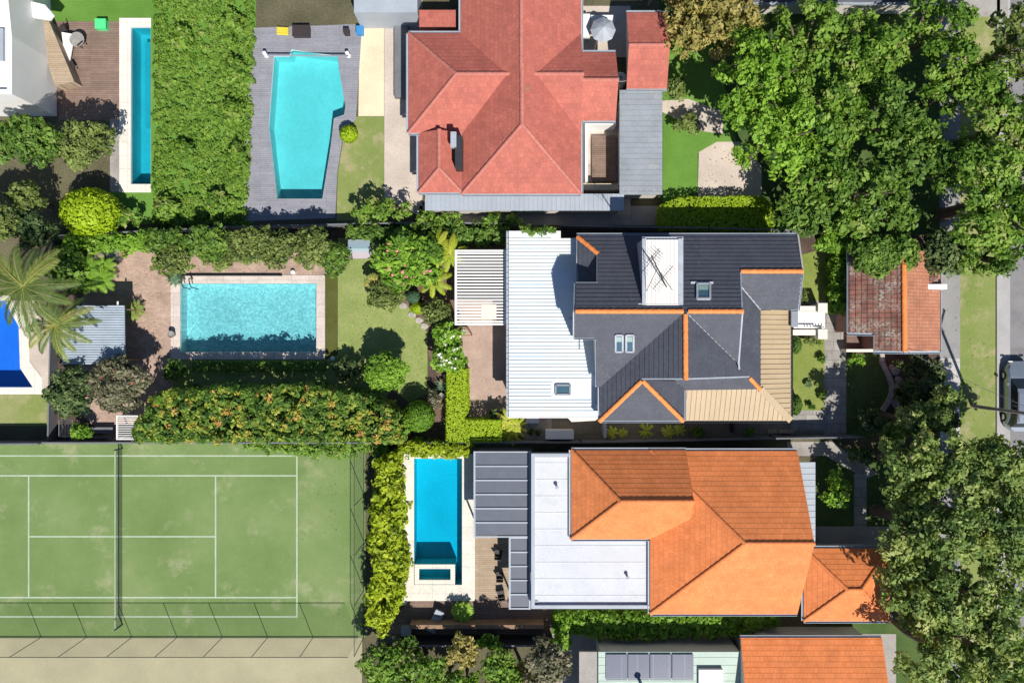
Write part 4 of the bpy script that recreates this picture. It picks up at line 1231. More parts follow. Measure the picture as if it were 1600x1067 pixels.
# porch landing, balustrades and piers
PO = thing('porch_steps', 'bright white entry landing with balustrades and square piers facing the stone path', 'entry porch', tuple(W(1265, 502)))
mb = MB(); mb.pbox(1240, 487, 1284, 514, -.02, 1.27)
mb.build('landing', M['white'], PO)
mb = MB()
for i in range(3): mb.pbox(1284.3 + i*1.5, 489.2, 1285.7 + i*1.5, 512.8, -.02, .9 - .3*i)
mb.build('step', M['white'], PO)
for y0, y1 in ((479, 485.5), (516, 523)):
    mb = MB(); mb.pbox(1238, y0, 1280, y1, -.02, 1.35); w_ = mb.build('side_wall', M['white'], PO)
    mb = MB(); mb.pbox(1237, y0-.8, 1281, y1+.8, 1.352, 1.42); mb.build('coping', M['cream'], w_)
for y0, y1 in ((474.5, 488), (515.5, 529)):
    mb = MB(); mb.pbox(1279.5, y0, 1292, y1, -.02, 1.6); w_ = mb.build('pier', M['white'], PO)
    mb = MB(); mb.pbox(1278.5, y0-.8, 1293, y1+.8, 1.602, 1.7); mb.build('cap', M['cream'], w_)
mb = MB(); y = 512.4
for i in range(7):
    p = W(1247 + i*4.5, 511.5, 0); mb.beam((p.x, p.y, 1.27), (p.x, p.y, 1.62), .05, .05)
mb.beam(W(1246, 511.6, 1.65), W(1277, 511.6, 1.65), .07, .05)
mb.build('handrail', M['white'], PO)

# ================================================================== garage
GA = thing('garage', 'terracotta tiled garage with a lichen stained west slope and brighter orange east slope', 'garage', tuple(W(1400, 480)))
zg, sg_ = 2.6, .52
Xg = W(1412, 0, 4.35).x
GW = (4.35 - sg_*Xg, sg_, 0); GE = (4.35 + sg_*Xg, -sg_, 0)
mb = MB(); P = [on(x, y, GW) for x, y in ((1326, 392), (1412, 392), (1413, 549), (1366, 548), (1366, 521), (1326, 520))]
tiled(mb, P, GW, .345, .03); GR = mb.build('roof', M['terra_old'], GA)
mb = MB(); P = [on(x, y, GE) for x, y in ((1412, 392), (1468.5, 392), (1468.5, 548), (1413, 549))]
tiled(mb, P, GE, .30, .03); mb.build('roof_east_slope', M['terra_new'], GA)['label'] = 'brighter orange east roof slope'
cm = MB(); caps(cm, on(1412.5, 392, GW), on(1413.5, 549, GW), .17, .4); cm.build('ridge_cap', M['ridge'], GR)
gm = MB()
for pl, pts, w in ((GW, [(1366, 522.5), (1325, 521.5)], .2), (GW, [(1325, 521), (1325, 392)], .1), (GW, [(1412, 550.5), (1365, 550)], .2), (GE, [(1469, 550), (1413, 550.5)], .2), (GE, [(1469.5, 392), (1469.5, 550)], .1), (GW, [(1366.5, 549), (1366.5, 523)], .08)):
    A_, B_ = on(*pts[0], pl), on(*pts[1], pl); gm = MB(); gutter(gm, A_-Vector((0, 0, .05)), B_-Vector((0, 0, .05)), w); gm.build('gutter', M['blue_metal'], GR)
wl = MB(); a, b = W(1330, 396, zg), W(1465, 545, zg); c = W(1366, 518, zg)
wl.prism([(a.x, a.y), (b.x, a.y), (b.x, b.y), (c.x+.15, b.y), (c.x+.15, c.y), (a.x, c.y)], -.1, zg-.05)
z_ = 4.3; wl.poly([(c.x+.15, b.y+.02, zg-.1), (b.x, b.y+.02, zg-.1), (Xg, b.y+.02, 4.2)])
wl.build('wall', M['brick_wall'], GA)
wp2 = MB(); wp2.pbox(1446, 444, 1480, 452, 0, 3.3); wp2.build('parapet', M['white'], GA)
wp2 = MB(); wp2.pbox(1452.5, 430.5, 1466, 440, 0, 3.25); wp2.build('chimney', M['terra_old'], GA)
dr_ = MB(); p = W(1468, 470, zg); p2 = W(1468, 530, zg); dr_.box(b.x, p2.y, 0, b.x+.05, p.y, 2.3); dr_.build('garage_door', M['timber'], GA)
# timber landing and low white wall at the notch
ln = MB(); ln.pbox(1323, 522.5, 1365, 545, 0, .35); o = tag(ln.build('timber_landing', M['brown_deck']), 'small brown timber landing tucked into the notch of the garage roof', 'landing')
ln = MB(); ln.pbox(1322.5, 545.5, 1366, 550, 0, 1.0); tag(ln.build('garden_wall', M['cream']), 'low cream wall closing the notch beside the garage', 'wall')

# ================================================================== shed, pergolas, fences
def fence(name, label, pts, h, mat='fence', panel=2.4, th_=0.05, cap=True):
    P = [W(x, y) for x, y in pts]
    t = thing(name, label, 'fence', tuple(P[0]))
    pm, qm, cm = MB(), MB(), MB()
    for a, b in zip(P, P[1:]):
        Lg = (b-a).length; n = max(1, round(Lg/panel))
        pm.beam(a + Vector((0, 0, h/2)), b + Vector((0, 0, h/2)), th_, h)
        for i in range(n+1):
            q = a.lerp(b, i/n); qm = MB(); qm.beam(q, q + Vector((0, 0, h+.04)), .09, .09); qm.build('post', M[mat], t)
        nn = int(Lg/.12); d = (b-a).normalized()
        cm.beam(a + Vector((0, 0, h+.02)), b + Vector((0, 0, h+.02)), .1, .035)
    pm.build('panel', M[mat], t)
    if cap: cm.build('capping', M['fence'], t)
    return t
fence('boundary_fence', 'grey paling fence along the tennis court side behind the flowering hedge', [(86, 687.5), (600, 687.5), (905, 687), (1200, 681), (1330, 679)], 1.5)
fence('boundary_fence', 'grey paling fence under the shrubs between the terrace and the grey pool deck', [(95, 373), (350, 359.5), (620, 353), (790, 353)], 1.3)
fence('boundary_fence', 'grey fence close to the charcoal roof facing the red roofed house', [(876, 357), (1100, 361), (1320, 367)], 1.4)
fence('boundary_fence', 'grey rear fence between the shed and the royal blue pool', [(95, 373), (88, 687)], 1.0)

def slat_pergola(name, label, x0, y0, x1, y1, h, n, slatw, frame='white', posts=True, fw=0.13):
    t = thing(name, label, 'pergola', tuple(W((x0+x1)/2, (y0+y1)/2)))
    A, B, C, D_ = W(x0, y0, h), W(x1, y0, h), W(x1, y1, h), W(x0, y1, h)
    fm = MB()
    fm.box(A.x, A.y-fw, h-.16, B.x, A.y, h); fm.box(A.x, C.y, h-.16, B.x, C.y+fw, h)
    fm.box(A.x, C.y+fw+.001, h-.16, A.x+fw, A.y-fw-.001, h-.001); fm.box(B.x-fw, C.y+fw+.001, h-.16, B.x, A.y-fw-.001, h-.001)
    fm.build('frame', M[frame], t)
    sm = MB()
    for i in range(n):
        y = A.y - fw - (A.y - C.y - 2*fw)*(i+.5)/n
        sm.box(A.x+fw, y-slatw/2, h-.19, B.x-fw, y+slatw/2, h-.03)
    sm.build('slats', M[frame], t)
    if posts:
        for x, y in ((A.x+.07, A.y-.07), (B.x-.07, A.y-.07), (A.x+.07, C.y+.07), (B.x-.07, C.y+.07)):
            pm = MB(); pm.beam((x, y, 0), (x, y, h-.16), .1, .1); pm.build('post', M[frame], t)
    return t
PG = slat_pergola('pergola', 'white slatted pergola standing against the gutter of the white metal roof', 710.5, 390.5, 791.5, 508, 2.8, 23, .1)
mb = MB(); mb.pbox(752, 476, 775.5, 499.5, 2.815, 2.85); tag(mb.build('shade_panel', M['canvas']), 'square cream panel lying on the white pergola slats', 'panel')
slat_pergola('pergola', 'small white slatted frame beside the grey bench at the end of the flowering hedge', 181.5, 649, 216, 687, 2.0, 10, .045, 'white', True, .07)
# long table and two benches in the shade below the pergola
t = thing('outdoor_table', 'dark timber dining table half hidden under the white pergola', 'table', tuple(W(755, 440)))
mb = MB(); mb.pbox(738, 415, 768, 462, .7, .75); mb.build('tabletop', M['timber'], t)
for x in (741, 765):
    for y in (418, 459):
        mb = MB(); p = W(x, y, .7); mb.beam((p.x, p.y, 0), (p.x, p.y, .7), .07, .07); mb.build('leg', M['timber'], t)
bnx = thing('outdoor_bench', 'timber bench nearer the garden bed beneath the white pergola', 'bench', tuple(W(728, 440)))
mb = MB(); mb.pbox(724, 418, 732, 460, .42, .46); mb.build('seat', M['timber'], bnx)
for y in (420, 458):
    mb = MB(); p = W(728, y, .42); mb.beam((p.x, p.y, 0), (p.x, p.y, .42), .25, .06); mb.build('leg', M['timber'], bnx)
by = bnx.copy(); scene.collection.objects.link(by); by.location.x += 46/S
by['label'] = 'timber bench nearer the white roof beneath the white pergola'
for o_ in (bnx, by): o_['group'] = 'benches under the pergola'
for ch in list(bnx.children):
    c = ch.copy(); scene.collection.objects.link(c); c.parent = by

SH = thing('shed', 'open garden shed with a pale blue corrugated roof between palm and red-flowered tree', 'shed', tuple(W(160, 530)))
zs = 2.6
P = [(p.x, p.y) for p in ppts([(117, 478), (194.5, 478), (195.5, 569), (98, 569), (98, 515)], zs)]
pl = (zs + .02, 0, 0)
mb = MB(); mb.prism(P, zs-.06, zs); ribbed(mb, P, (zs+.001, 0, 0), .16, 'x', .06, .06, base=False); mb.build('roof', M['blue_metal'], SH)
mb = MB(); a = W(102, 564, zs); b = W(191, 482, zs)
mb.box(a.x, a.y, 0, a.x+.1, b.y, zs-.07); mb.box(a.x+.1, a.y, 0, b.x, a.y+.1, zs-.07); mb.build('wall', M['timber'], SH)
for x, y in ((190, 483), (191, 563), (150, 483)):
    mb = MB(); p = W(x, y, zs); mb.beam((p.x, p.y, 0), (p.x, p.y, zs-.07), .09, .09); mb.build('post', M['timber'], SH)
mb = MB(); mb.tube([W(184, 476.5, zs-.05), W(184, 471, zs-.05)], .06, 8); mb.build('downpipe', M['white'], SH)
M['flat_white'] = m_surf('flat_roof_membrane', (0.60, 0.62, 0.66), 0.8, 0.05, 0.5, 7, 0.05, 0, stain=(0.46, 0.46, 0.46), stain_amt=0.35, stain_scale=0.8)

# ================================================================== red roofed house (north)
RH = thing('house', 'large house with interlocking salmon red tiled roofs above a narrow grey lean-to', 'house', tuple(W(810, 170)))
rb = lambda *a, **k: roof_block(RH, *a, tile='red_tile', capm='ridge_red', wall='wall', **k)
rb(638, 52, 908, 208, 3.1, .56, 'x', (True, False))
rb(790, 82, 962, 189, 3.1, .62, 'x', (False, False))
rb(720, -110, 908, 130, 3.12, .6, 'y', (False, False))
rb(722, 120, 908, 303, 3.08, .62, 'y', (True, False))
rb(654, 208, 722, 301, 3.0, .6, 'y', (True, False))
mb = MB(); mb.pbox(664, 303, 975, 329, 2.35, 2.5)
P = [(p.x, p.y) for p in ppts(rect(664, 303, 975, 329), 2.5)]; ribbed(mb, P, (2.5, 0, 0), .3, 'y', .04, .03, base=False)
mb.build('lean_to_roof', M['light_grey_metal'], RH)
wl = MB(); a, b = W(668, 305, 2.35), W(970, 326, 2.35); wl.box(a.x, b.y, 0, b.x, a.y, 2.34); wl.build('lean_to_wall', M['wall'], RH)
mb = MB(); c = on(822, 140, (5, 0, 0)); mb.lathe((c.x, c.y, 4.4), [(.12, 0), (.12, .75), (.2, .78), (.2, .86), (0, .9)], 12); mb.build('roof_vent', M['timber'], RH)
mb = MB(); mb.pbox(616, 22, 637, 152, 0, .5)
mb.build('side_shade_block', M['fence'], RH)  # low dark block standing in for the shaded strip beside the house
mb = MB(); mb.pbox(553, -30, 652, 20, 0, 2.7); t = tag(mb.build('carport', M['light_grey_metal']), 'pale grey flat roofed carport at the top edge beside the red roofed house', 'carport')
mb = MB(); mb.pbox(655, 16, 712, 44, 0, 2.2); tag(mb.build('garden_shed', M['red_tile']), 'tiny outbuilding with a faded red lid in the nook of the red roofed house', 'shed')
RG = thing('garage', 'small red tiled garage with a ridge across it, joined to a long grey metal roof', 'garage', tuple(W(1010, 80)))
roof_block(RG, 979, 20, 1042, 139, 2.7, .42, 'x', (False, False), 'red_tile', 'ridge_red', wall='wall')
GB = thing('outbuilding', 'long low outbuilding with a weathered grey metal roof beside the walled courtyard', 'outbuilding', tuple(W(1003, 220)))
mb = MB(); mb.pbox(968, 141, 1035, 304, 2.45, 2.6)
P = [(p.x, p.y) for p in ppts(rect(968, 141, 1035, 304), 2.6)]; ribbed(mb, P, (2.6, 0, 0), .35, 'x', .03, .025, base=False); mb.build('roof', M['old_metal'], GB)
wl = MB(); a, b = W(973, 145, 2.45), W(1031, 300, 2.45); wl.box(a.x, b.y, 0, b.x, a.y, 2.44); wl.build('wall', M['wall'], GB)
# walled courtyard with timber deck
t = thing('courtyard_wall', 'low white wall framing the brown deck in the courtyard of the red roofed house', 'wall', tuple(W(940, 240)))
mb = MB(); mb.pbox(914, 190, 963, 195, 0, 1.6); mb.pbox(914, 195.2, 918.5, 284, 0, 1.6); mb.build('wall', M['white'], t)
mb = MB(); mb.pbox(905, 287, 978, 297, 0, 1.2); mb.build('cap', M['cream_paving'], t)
mb = MB(); mb.pbox(925, 212, 962, 284, 0, .3); tag(mb.build('timber_deck', M['brown_deck']), 'brown timber deck inside the white courtyard wall', 'deck')
mb = MB(); mb.pbox(909, 22, 922, 58, 0, .9); mb.pbox(923, 24, 960, 34, 0, .8); tag(mb.build('corner_bench', M['white']), 'white corner bench in the paved nook by the red garage', 'bench')
t = thing('parasol', 'folded grey and white parasol lying over the paved nook', 'parasol', tuple(W(945, 42)))
mb = MB(); c = W(943, 44, 2.0); mb.lathe((c.x, c.y, 0), [(.03, 0), (.03, 1.7), (.85, 1.65), (.45, 1.95), (0, 2.2)], 8); mb.build('canopy', M['light_grey_metal'], t)
t = thing('water_tank', 'white round topped tank in the gap behind the red garage', 'tank', tuple(W(968, 122)))
mb = MB(); c = W(970, 122, 1.3); mb.lathe((c.x, c.y, 0), [(.42, 0), (.42, 1.2), (.3, 1.32), (0, 1.38)], 16); mb.build('body', M['white'], t, True)
mb = MB(); mb.lathe((c.x, c.y, 1.36), [(.1, 0), (.1, .07), (0, .08)], 10); mb.build('cap', M['grey_metal'], t)

# ================================================================== white house, top corner
WH = thing('house', 'white rendered house with a flat roof at the top corner beside the mauve patio', 'house', tuple(W(0, 60)))
q = [(-120, -60), (12, -60), (24, 60), (24, 150), (-120, 150)]
mb = MB(); P = [(p.x, p.y) for p in ppts(q, 4.6)]; mb.prism(P, 0, 4.6); mb.build('wall', M['white'], WH)
mb = MB(); mb.prism(P, 4.603, 4.95, [inset(P, .3)]); mb.build('parapet', M['white'], WH)
mb = MB(); a = W(-30, 46, 4.7); b = W(7, 96, 4.7); mb.box(a.x, b.y, 4.6, b.x, a.y, 4.85); mb.build('skylight', M['light_grey_metal'], WH)
mb = MB(); c = W(14, 130, 2.8); mb.lathe((c.x, c.y, 2.5), [(0, 0), (1.3, 0), (1.3, .25), (0, .27)], 24); mb.build('balcony', M['cream'], WH)
mb = MB(); P = [(p.x, p.y) for p in ppts([(50, 30), (76, 32), (116, 128), (86, 134)], 1.1)]; mb.prism(P, 0, 1.1)
tag(mb.build('garden_wall', M['tan_deck']), 'broad slanting tan topped wall between the mauve patio and brown patio', 'wall')
mb = MB(); mb.prism([(p.x, p.y) for p in ppts([(38, 0), (70, 8), (84, 24), (78, 32), (52, 28)], 2.4)], 2.25, 2.4); t = tag(mb.build('awning', M['white']), 'small white angled awning above the slanting tan wall', 'awning')
# furniture of that patio
mb = MB(); mb.pbox(148.5, 30, 164.5, 44.5, 0, .5); c = W(156, 37, .5)
t = thing('play_box', 'bright green square box on the brown patio', 'box', tuple(W(156, 37)))
mb.build('body', M['green_plastic'], t); mb = MB(); mb.pbox(148, 29.5, 165, 45, .501, .58); mb.build('lid', M['green_plastic'], t)
def lounger(label, px, py, ang, matn='white', group=None, s=1.0):
    t = thing('sun_lounger', label, 'sun lounger', tuple(W(px, py)), group)
    o = W(px, py); Rm = Matrix.Rotation(ang, 3, 'Z')
    def bm(p, q, w, h, name, m, par=t):
        b = MB(); b.beam(o + Rm @ Vector(p)*s, o + Rm @ Vector(q)*s, w*s, h*s); return b.build(name, M[m], par)
    bm((-.9, 0, .38), (.35, 0, .38), .66, .08, 'seat', matn); bm((.36, 0, .4), (.95, 0, .75), .66, .08, 'backrest', matn)
    for x in (-.8, .4):
        for y in (-.28, .28): bm((x, y, 0), (x, y, .34), .05, .05, 'leg', 'grey_metal')
    return t
lounger('white sun lounger standing at the foot of the slanting tan wall', 110, 80, R(80))
def chair(label, px, py, ang, seatm='dark_pot', group=None, cat='chair'):
    t = thing('outdoor_chair', label, cat, tuple(W(px, py)), group)
    o = W(px, py); Rm = Matrix.Rotation(ang, 3, 'Z')
    def bm(p, q, w, h, name, m):
        b = MB(); b.beam(o + Rm @ Vector(p), o + Rm @ Vector(q), w, h); return b.build(name, M[m], t)
    bm((-.24, 0, .44), (.24, 0, .44), .48, .05, 'seat', seatm); bm((-.26, 0, .5), (-.32, 0, .9), .46, .04, 'backrest', seatm)
    for x in (-.2, .2):
        for y in (-.2, .2): bm((x, y, 0), (x, y, .42), .035, .035, 'leg', 'dark_metal')
    return t
t = thing('outdoor_table', 'round dark outdoor table at the top of the slanting tan wall', 'table', tuple(W(118, 64)))
mb = MB(); c = W(120, 62, .7); mb.lathe((c.x, c.y, 0), [(.04, 0), (.04, .68), (.5, .69), (.5, .73), (0, .74)], 18); mb.build('tabletop', M['stone_pot'], t)
chair('dark chair drawn up at the lawn edge of the slanting tan wall', 104, 50, R(200)); chair('dark chair beside the round table on the brown patio', 130, 70, R(130))
chair('dark chair at the near end of the white sun lounger', 116, 106, R(30))

# ================================================================== white and orange house (south)
OH = thing('house', 'house with a white L-shaped flat roof wrapped round bright orange hipped roofs', 'house', tuple(W(1040, 830)))
ob = lambda *a, **k: roof_block(OH, *a, tile='terra', capm='terra', wall='wall', **k)
zq = 3.6
P = [(p.x, p.y) for p in ppts([(830, 708), (900, 708), (900, 835), (1030, 835), (1030, 949), (830, 949)], zq)]
mb = MB(); mb.prism(P, zq-.3, zq); ribbed(mb, inset(P, .25), (zq+.001, 0, 0), 1.05, 'x', .05, .018, base=False); fr_ = mb.build('flat_roof', M['flat_white'], OH)
mb = MB(); c = W(838, 940, zq); mb.lathe((c.x, c.y, zq+.002), [(.14, 0), (.14, .03), (.05, .04), (0, .04)], 12); mb.build('drain', M['grey_metal'], fr_)
for x_, y_ in ((870, 760), (980, 900)):
    mb = MB(); c = W(x_, y_, zq); mb.lathe((c.x, c.y, zq+.002), [(.07, 0), (.07, .3), (.12, .32), (.12, .38), (0, .4)], 12); mb.build('roof_vent', M['light_grey_metal'], fr_)
mb = MB(); mb.prism(P, zq+.002, zq+.22, [inset(P, .22)]); mb.build('parapet', M['light_grey_metal'], OH)
mb = MB(); mb.prism(inset(P, .4), 0, zq-.31); mb.build('wall', M['wall'], OH)
ob(892.5, 703, 1072, 842, 3.9, .82, 'x', (True, False), z0=0)
ob(1016, 704, 1246, 959, 3.9, .56, 'x', (True, False), z0=0)
mb = MB(); mb.pbox(1222, 722, 1274, 852, 2.5, 2.65); P = [(p.x, p.y) for p in ppts(rect(1222, 722, 1274, 852), 2.65)]; ribbed(mb, P, (2.65, 0, 0), .4, 'x', .03, .03, base=False)
mb.build('side_roof', M['light_grey_metal'], OH); mb = MB(); a, b = W(1226, 728, 2.5), W(1268, 848, 2.5); mb.box(a.x, b.y, 0, b.x, a.y, 2.49); mb.build('side_wall', M['wall'], OH)
roof_block(OH, 1256, 856, 1391, 970, 3.0, .5, 'x', (True, True), 'terra', 'terra', wall='wall')
# smoky polycarbonate pergola with pale rafters
t = thing('pergola', 'smoky roofed pergola with pale rafters between the blue pool and the white flat roof', 'pergola', tuple(W(790, 770)))
def polyroof(x0, y0, x1, y1, n, h):
    mb = MB(); mb.pbox(x0+2, y0+2, x1-2, y1-2, h-.03, h-.01); mb.build('roof_sheet', M['poly_sheet'], t)
    mb = MB(); A, B = W(x0, y0, h), W(x1, y1, h)
    for i in range(n+1):
        y = A.y + (B.y-A.y)*i/n; mb.box(A.x+.12, y-.045, h-.05, B.x-.12, y+.045, h+.07)
    mb.box(A.x, B.y-.05, h-.1, A.x+.12, A.y+.05, h+.08); mb.box(B.x-.12, B.y-.05, h-.1, B.x, A.y+.05, h+.08)
    mb.build('rafter', M['light_grey_metal'], t)
polyroof(740, 706, 829, 838, 6, 2.9); polyroof(795, 840, 829, 950, 5, 2.85)
for x, y in ((742, 712), (742, 834), (797, 945)):
    mb = MB(); p = W(x, y, 2.8); mb.beam((p.x, p.y, 0), (p.x, p.y, 2.79), .1, .1); mb.build('post', M['light_grey_metal'], t)
chair('dark chair on the tan deck nearest the smoky pergola', 781, 896, R(90)); chair('dark chair at the lower end of the tan deck', 783, 925, R(100)); chair('dark chair at the upper end of the tan deck by the pergola', 779, 862, R(80))
lounger('grey sun lounger lying aslant on the dark deck below the blue pool', 681, 967, R(65), 'light_grey_metal', s=.9)
t = thing('storage_box', 'blue lidded storage box at the foot of the lime green hedge', 'box', tuple(W(634, 986)))
mb = MB(); mb.pbox(627, 979, 642, 993, 0, .5); mb.build('body', M['light_grey_metal'], t); mb = MB(); mb.pbox(626.5, 978.5, 642.5, 993.5, .501, .56); mb.build('lid', M['light_grey_metal'], t)
mb = MB(); mb.pbox(640, 976, 850, 982, 0, 1.2); tag(mb.build('timber_screen', M['timber']), 'low reddish timber screen along the dark deck', 'screen')
fence('fence', 'dark fence below the reddish timber screen', [(628, 993), (862, 993)], 1.8, 'dark_metal')
t = thing('deck_planter', 'spiky green plant in a bowl on the dark deck below the blue pool', 'plant', tuple(W(722, 952)))
c = W(722, 956, .5); V, T = fronds((c.x, c.y, .6), 11, .75, .7, .5, .25, .5, 5, count=12, lw=.04); quads('leaves', V, T, M['lf_bright'], t)
mb = MB(); mb.lathe((c.x, c.y, 0), [(.2, 0), (.3, .4), (.26, .42), (0, .38)], 14); mb.build('bowl', M['stone_pot'], t, True)

# green roofed house and orange house at the bottom edge
GH = thing('house', 'house with a pale green metal roof carrying solar panels at the bottom edge', 'house', tuple(W(1040, 1060)))
zz = 3.3
mb = MB(); mb.pbox(935, 1018, 1166, 1180, zz-.2, zz); P = [(p.x, p.y) for p in ppts(rect(935, 1018, 1166, 1180), zz)]; ribbed(mb, P, (zz, 0, 0), .5, 'x', .03, .02, base=False); mb.build('roof', M['green_metal'], GH)
mb = MB(); mb.pbox(905, 1018, 933, 1180, zz-.3, zz-.1); mb.build('porch_roof', M['grey_paving'], GH)
mb = MB(); a, b = W(940, 1024, zz), W(1160, 1180, zz); mb.box(a.x, b.y, 0, b.x, a.y, zz-.21); mb.build('wall', M['wall'], GH)
for i in range(4):
    mb = MB(); mb.pbox(947 + i*34.5, 1022, 980 + i*34.5, 1062, zz+.08, zz+.13); mb.build('solar_panel', M['solar'], GH)
mb = MB(); mb.pbox(1092, 1046, 1130, 1100, zz, zz+.3); mb.build('skylight', M['white'], GH)
mb = MB(); p = W(1008, 1085, zz+1.2); mb.tube([(p.x, p.y, zz), (p.x, p.y, zz+1.3)], .1, 8); mb.lathe((p.x, p.y, zz+1.3), [(.22, 0), (.05, .25), (0, .26)], 8); mb.build('flue', M['dark_metal'], GH)
BH = thing('house', 'house under one plain dusty orange tiled roof at the bottom edge beside the dark trees', 'house', tuple(W(1270, 1060)))
roof_block(BH, 1157, 996, 1378, 1240, 3.3, .35, 'x', (False, False), 'terra', 'terra', wall='wall')
NH = thing('house', 'grey roofed house glimpsed at the top edge behind the trees', 'house', tuple(W(1290, -20)))
roof_block(NH, 1130, -110, 1475, 4, 3.0, .4, 'x', (False, True), 'dark_tile', 'dark_tile', wall='wall')
mb = MB(); mb.pbox(1490, -40, 1575, 26, 0, .12); tag(mb.build('driveway_slab', M['grey_paving']), kind='structure')

# ================================================================== tennis court furniture
t = thing('tennis_net', 'white-banded tennis net stretched between two posts across the green court', 'tennis net', tuple(W(191, 838)))
A, B = W(191.5, 700), W(191.5, 975)
mb = MB(); mb.poly([(A.x, A.y, .04), (B.x, B.y, .04), (B.x, B.y, 1.0), (A.x, A.y, 1.0)]); mb.build('netting', M['net_mesh'], t)
mb = MB(); mb.beam((A.x, A.y, 1.0), (B.x, B.y, 1.0), .05, .1); mb.build('band', M['white_line'], t)
for p in (A, B):
    mb = MB(); mb.tube([(p.x, p.y, 0), (p.x, p.y, 1.1)], .05, 10); mb.build('post', M['dark_metal'], t)
def mesh_fence(name, label, pts, h, step):
    P = [W(x, y) for x, y in pts]
    t = thing(name, label, 'fence', tuple(P[0]))
    m_, r_ = MB(), MB()
    for a, b in zip(P, P[1:]):
        m_.poly([a, b, b + Vector((0, 0, h)), a + Vector((0, 0, h))])
        for z in (.1, h): r_.beam(a + Vector((0, 0, z)), b + Vector((0, 0, z)), .035, .035)
        n = max(1, round((b-a).length/step))
        for i in range(n):
            q = a.lerp(b, i/n); pm = MB(); pm.tube([q, q + Vector((0, 0, h))], .024, 7); pm.build('post', M['fence'], t)
    m_.build('mesh', M['court_mesh'], t); r_.build('rail', M['dark_metal'], t)
mesh_fence('court_fence', 'tall open mesh fence on slim posts along the sandy yard side of the court', [(-360, 995), (560, 995)], 3.5, 3.1)
mesh_fence('court_fence', 'tall open mesh fence at the end of the court beside the lime green hedge', [(569, 994), (569, 700)], 3.5, 3.1)

# ================================================================== street: car, pole
CAR = thing('parked_car', 'silver grey estate car parked beside the kerb at the photo edge', 'car', tuple(W(1592, 622)))
cz = W(1584, 618); L2, WD = 2.35, .92
def sect(y):   # half width, bonnet height
    u = abs(y)/L2
    return WD*(1 - .22*max(0, u-.72)/.28*max(0, u-.72)/.28*2), .95 - .28*max(0, u-.55)/.45
mb = MB(); NY = 28; ring = []
for i in range(NY+1):
    y = -L2 + 2*L2*i/NY; w_, z_ = sect(y)
    if abs(y) > L2*.97: w_ *= .9
    ring.append([(cz.x+sx_*w_*f, cz.y+y, z) for sx_, f, z in ((-1, .96, .22), (-1, 1, .5), (-1, .97, z_-.12), (-1, .85, z_), (1, .85, z_), (1, .97, z_-.12), (1, 1, .5), (1, .96, .22))])
for a, b in zip(ring, ring[1:]):
    for k in range(8): mb.poly([a[k], a[(k+1) % 8], b[(k+1) % 8], b[k]])
mb.poly(ring[0]); mb.poly(ring[-1][::-1]); mb.build('body', M['car_paint'], CAR, True)
mb = MB()
prof = [(-2.05, .9, .78), (-1.75, 1.38, .64), (-1.2, 1.47, .62), (0.2, 1.48, .62), (.55, 1.42, .62), (1.25, .92, .78)]
for (y0, z0, w0), (y1, z1, w1) in zip(prof, prof[1:]):
    X = cz.x; Y = cz.y
    mb.poly([(X-w0, Y+y0, z0), (X+w0, Y+y0, z0), (X+w1, Y+y1, z1), (X-w1, Y+y1, z1)], mi=0 if z0 > 1.3 and z1 > 1.3 else 1)
    for s_ in (-1, 1): mb.poly([(X+s_*w0, Y+y0, z0), (X+s_*w1, Y+y1, z1), (X+s_*.8, Y+y1, .9), (X+s_*.8, Y+y0, .9)], mi=1)
mb.build('cabin', [M['car_paint'], M['car_glass']], CAR)
for sx_ in (-1, 1):
    for y in (-1.4, 1.4):
        mb = MB(); mb.tube([(cz.x+sx_*.72, cz.y+y, .32), (cz.x+sx_*.93, cz.y+y, .32)], .32, 18); w_ = mb.build('wheel', M['rubber'], CAR)
        mb = MB(); mb.tube([(cz.x+sx_*.9, cz.y+y, .32), (cz.x+sx_*.94, cz.y+y, .32)], .19, 12); mb.build('rim', M['steel'], w_)
    mb = MB(); mb.box(cz.x+sx_*.93, cz.y+.75, .92, cz.x+sx_*1.07, cz.y+.9, 1.03); mb.build('wing_mirror', M['car_paint'], CAR)
    mb = MB(); mb.box(cz.x+sx_*.5, cz.y+L2-.06, .58, cz.x+sx_*.78, cz.y+L2+.012, .7); mb.build('headlight', M['white'], CAR)
    mb = MB(); mb.beam((cz.x+sx_*.55, cz.y-1.7, 1.5), (cz.x+sx_*.55, cz.y+.3, 1.52), .04, .04); mb.build('roof_rail', M['steel'], CAR)
PL = thing('power_pole', 'timber power pole with a crossarm on the grass verge', 'power pole', tuple(W(1519, 634)))
b_ = W(1519, 634); mb = MB(); mb.tube([b_, b_ + Vector((0, 0, 8.6))], [.12, .09], 10); mb.build('pole', M['rock'], PL, True)
mb = MB(); mb.beam(b_ + Vector((-.3, -1.1, 8.1)), b_ + Vector((.3, 1.1, 8.1)), .11, .12); mb.build('crossarm', M['bark'], PL)
for s_ in (-1, -.4, .4, 1):
    mb = MB(); c = b_ + Vector((.27*s_, s_, 8.16)); mb.lathe(tuple(c), [(.05, 0), (.07, .06), (.03, .12), (.05, .16), (0, .18)], 8); mb.build('insulator', M['white'], PL)
mb = MB(); A = b_ + Vector((0, 0, 7.9)); B = on(1414, 549, GW) + Vector((0, 0, .3))
pts = [A.lerp(B, i/14) - Vector((0, 0, .5*math.sin(math.pi*i/14))) for i in range(15)]
mb.tube(pts, .014, 5); tag(mb.build('power_cable', M['steel']), 'thin pale service cable sagging from the pole to the garage ridge', 'cable')

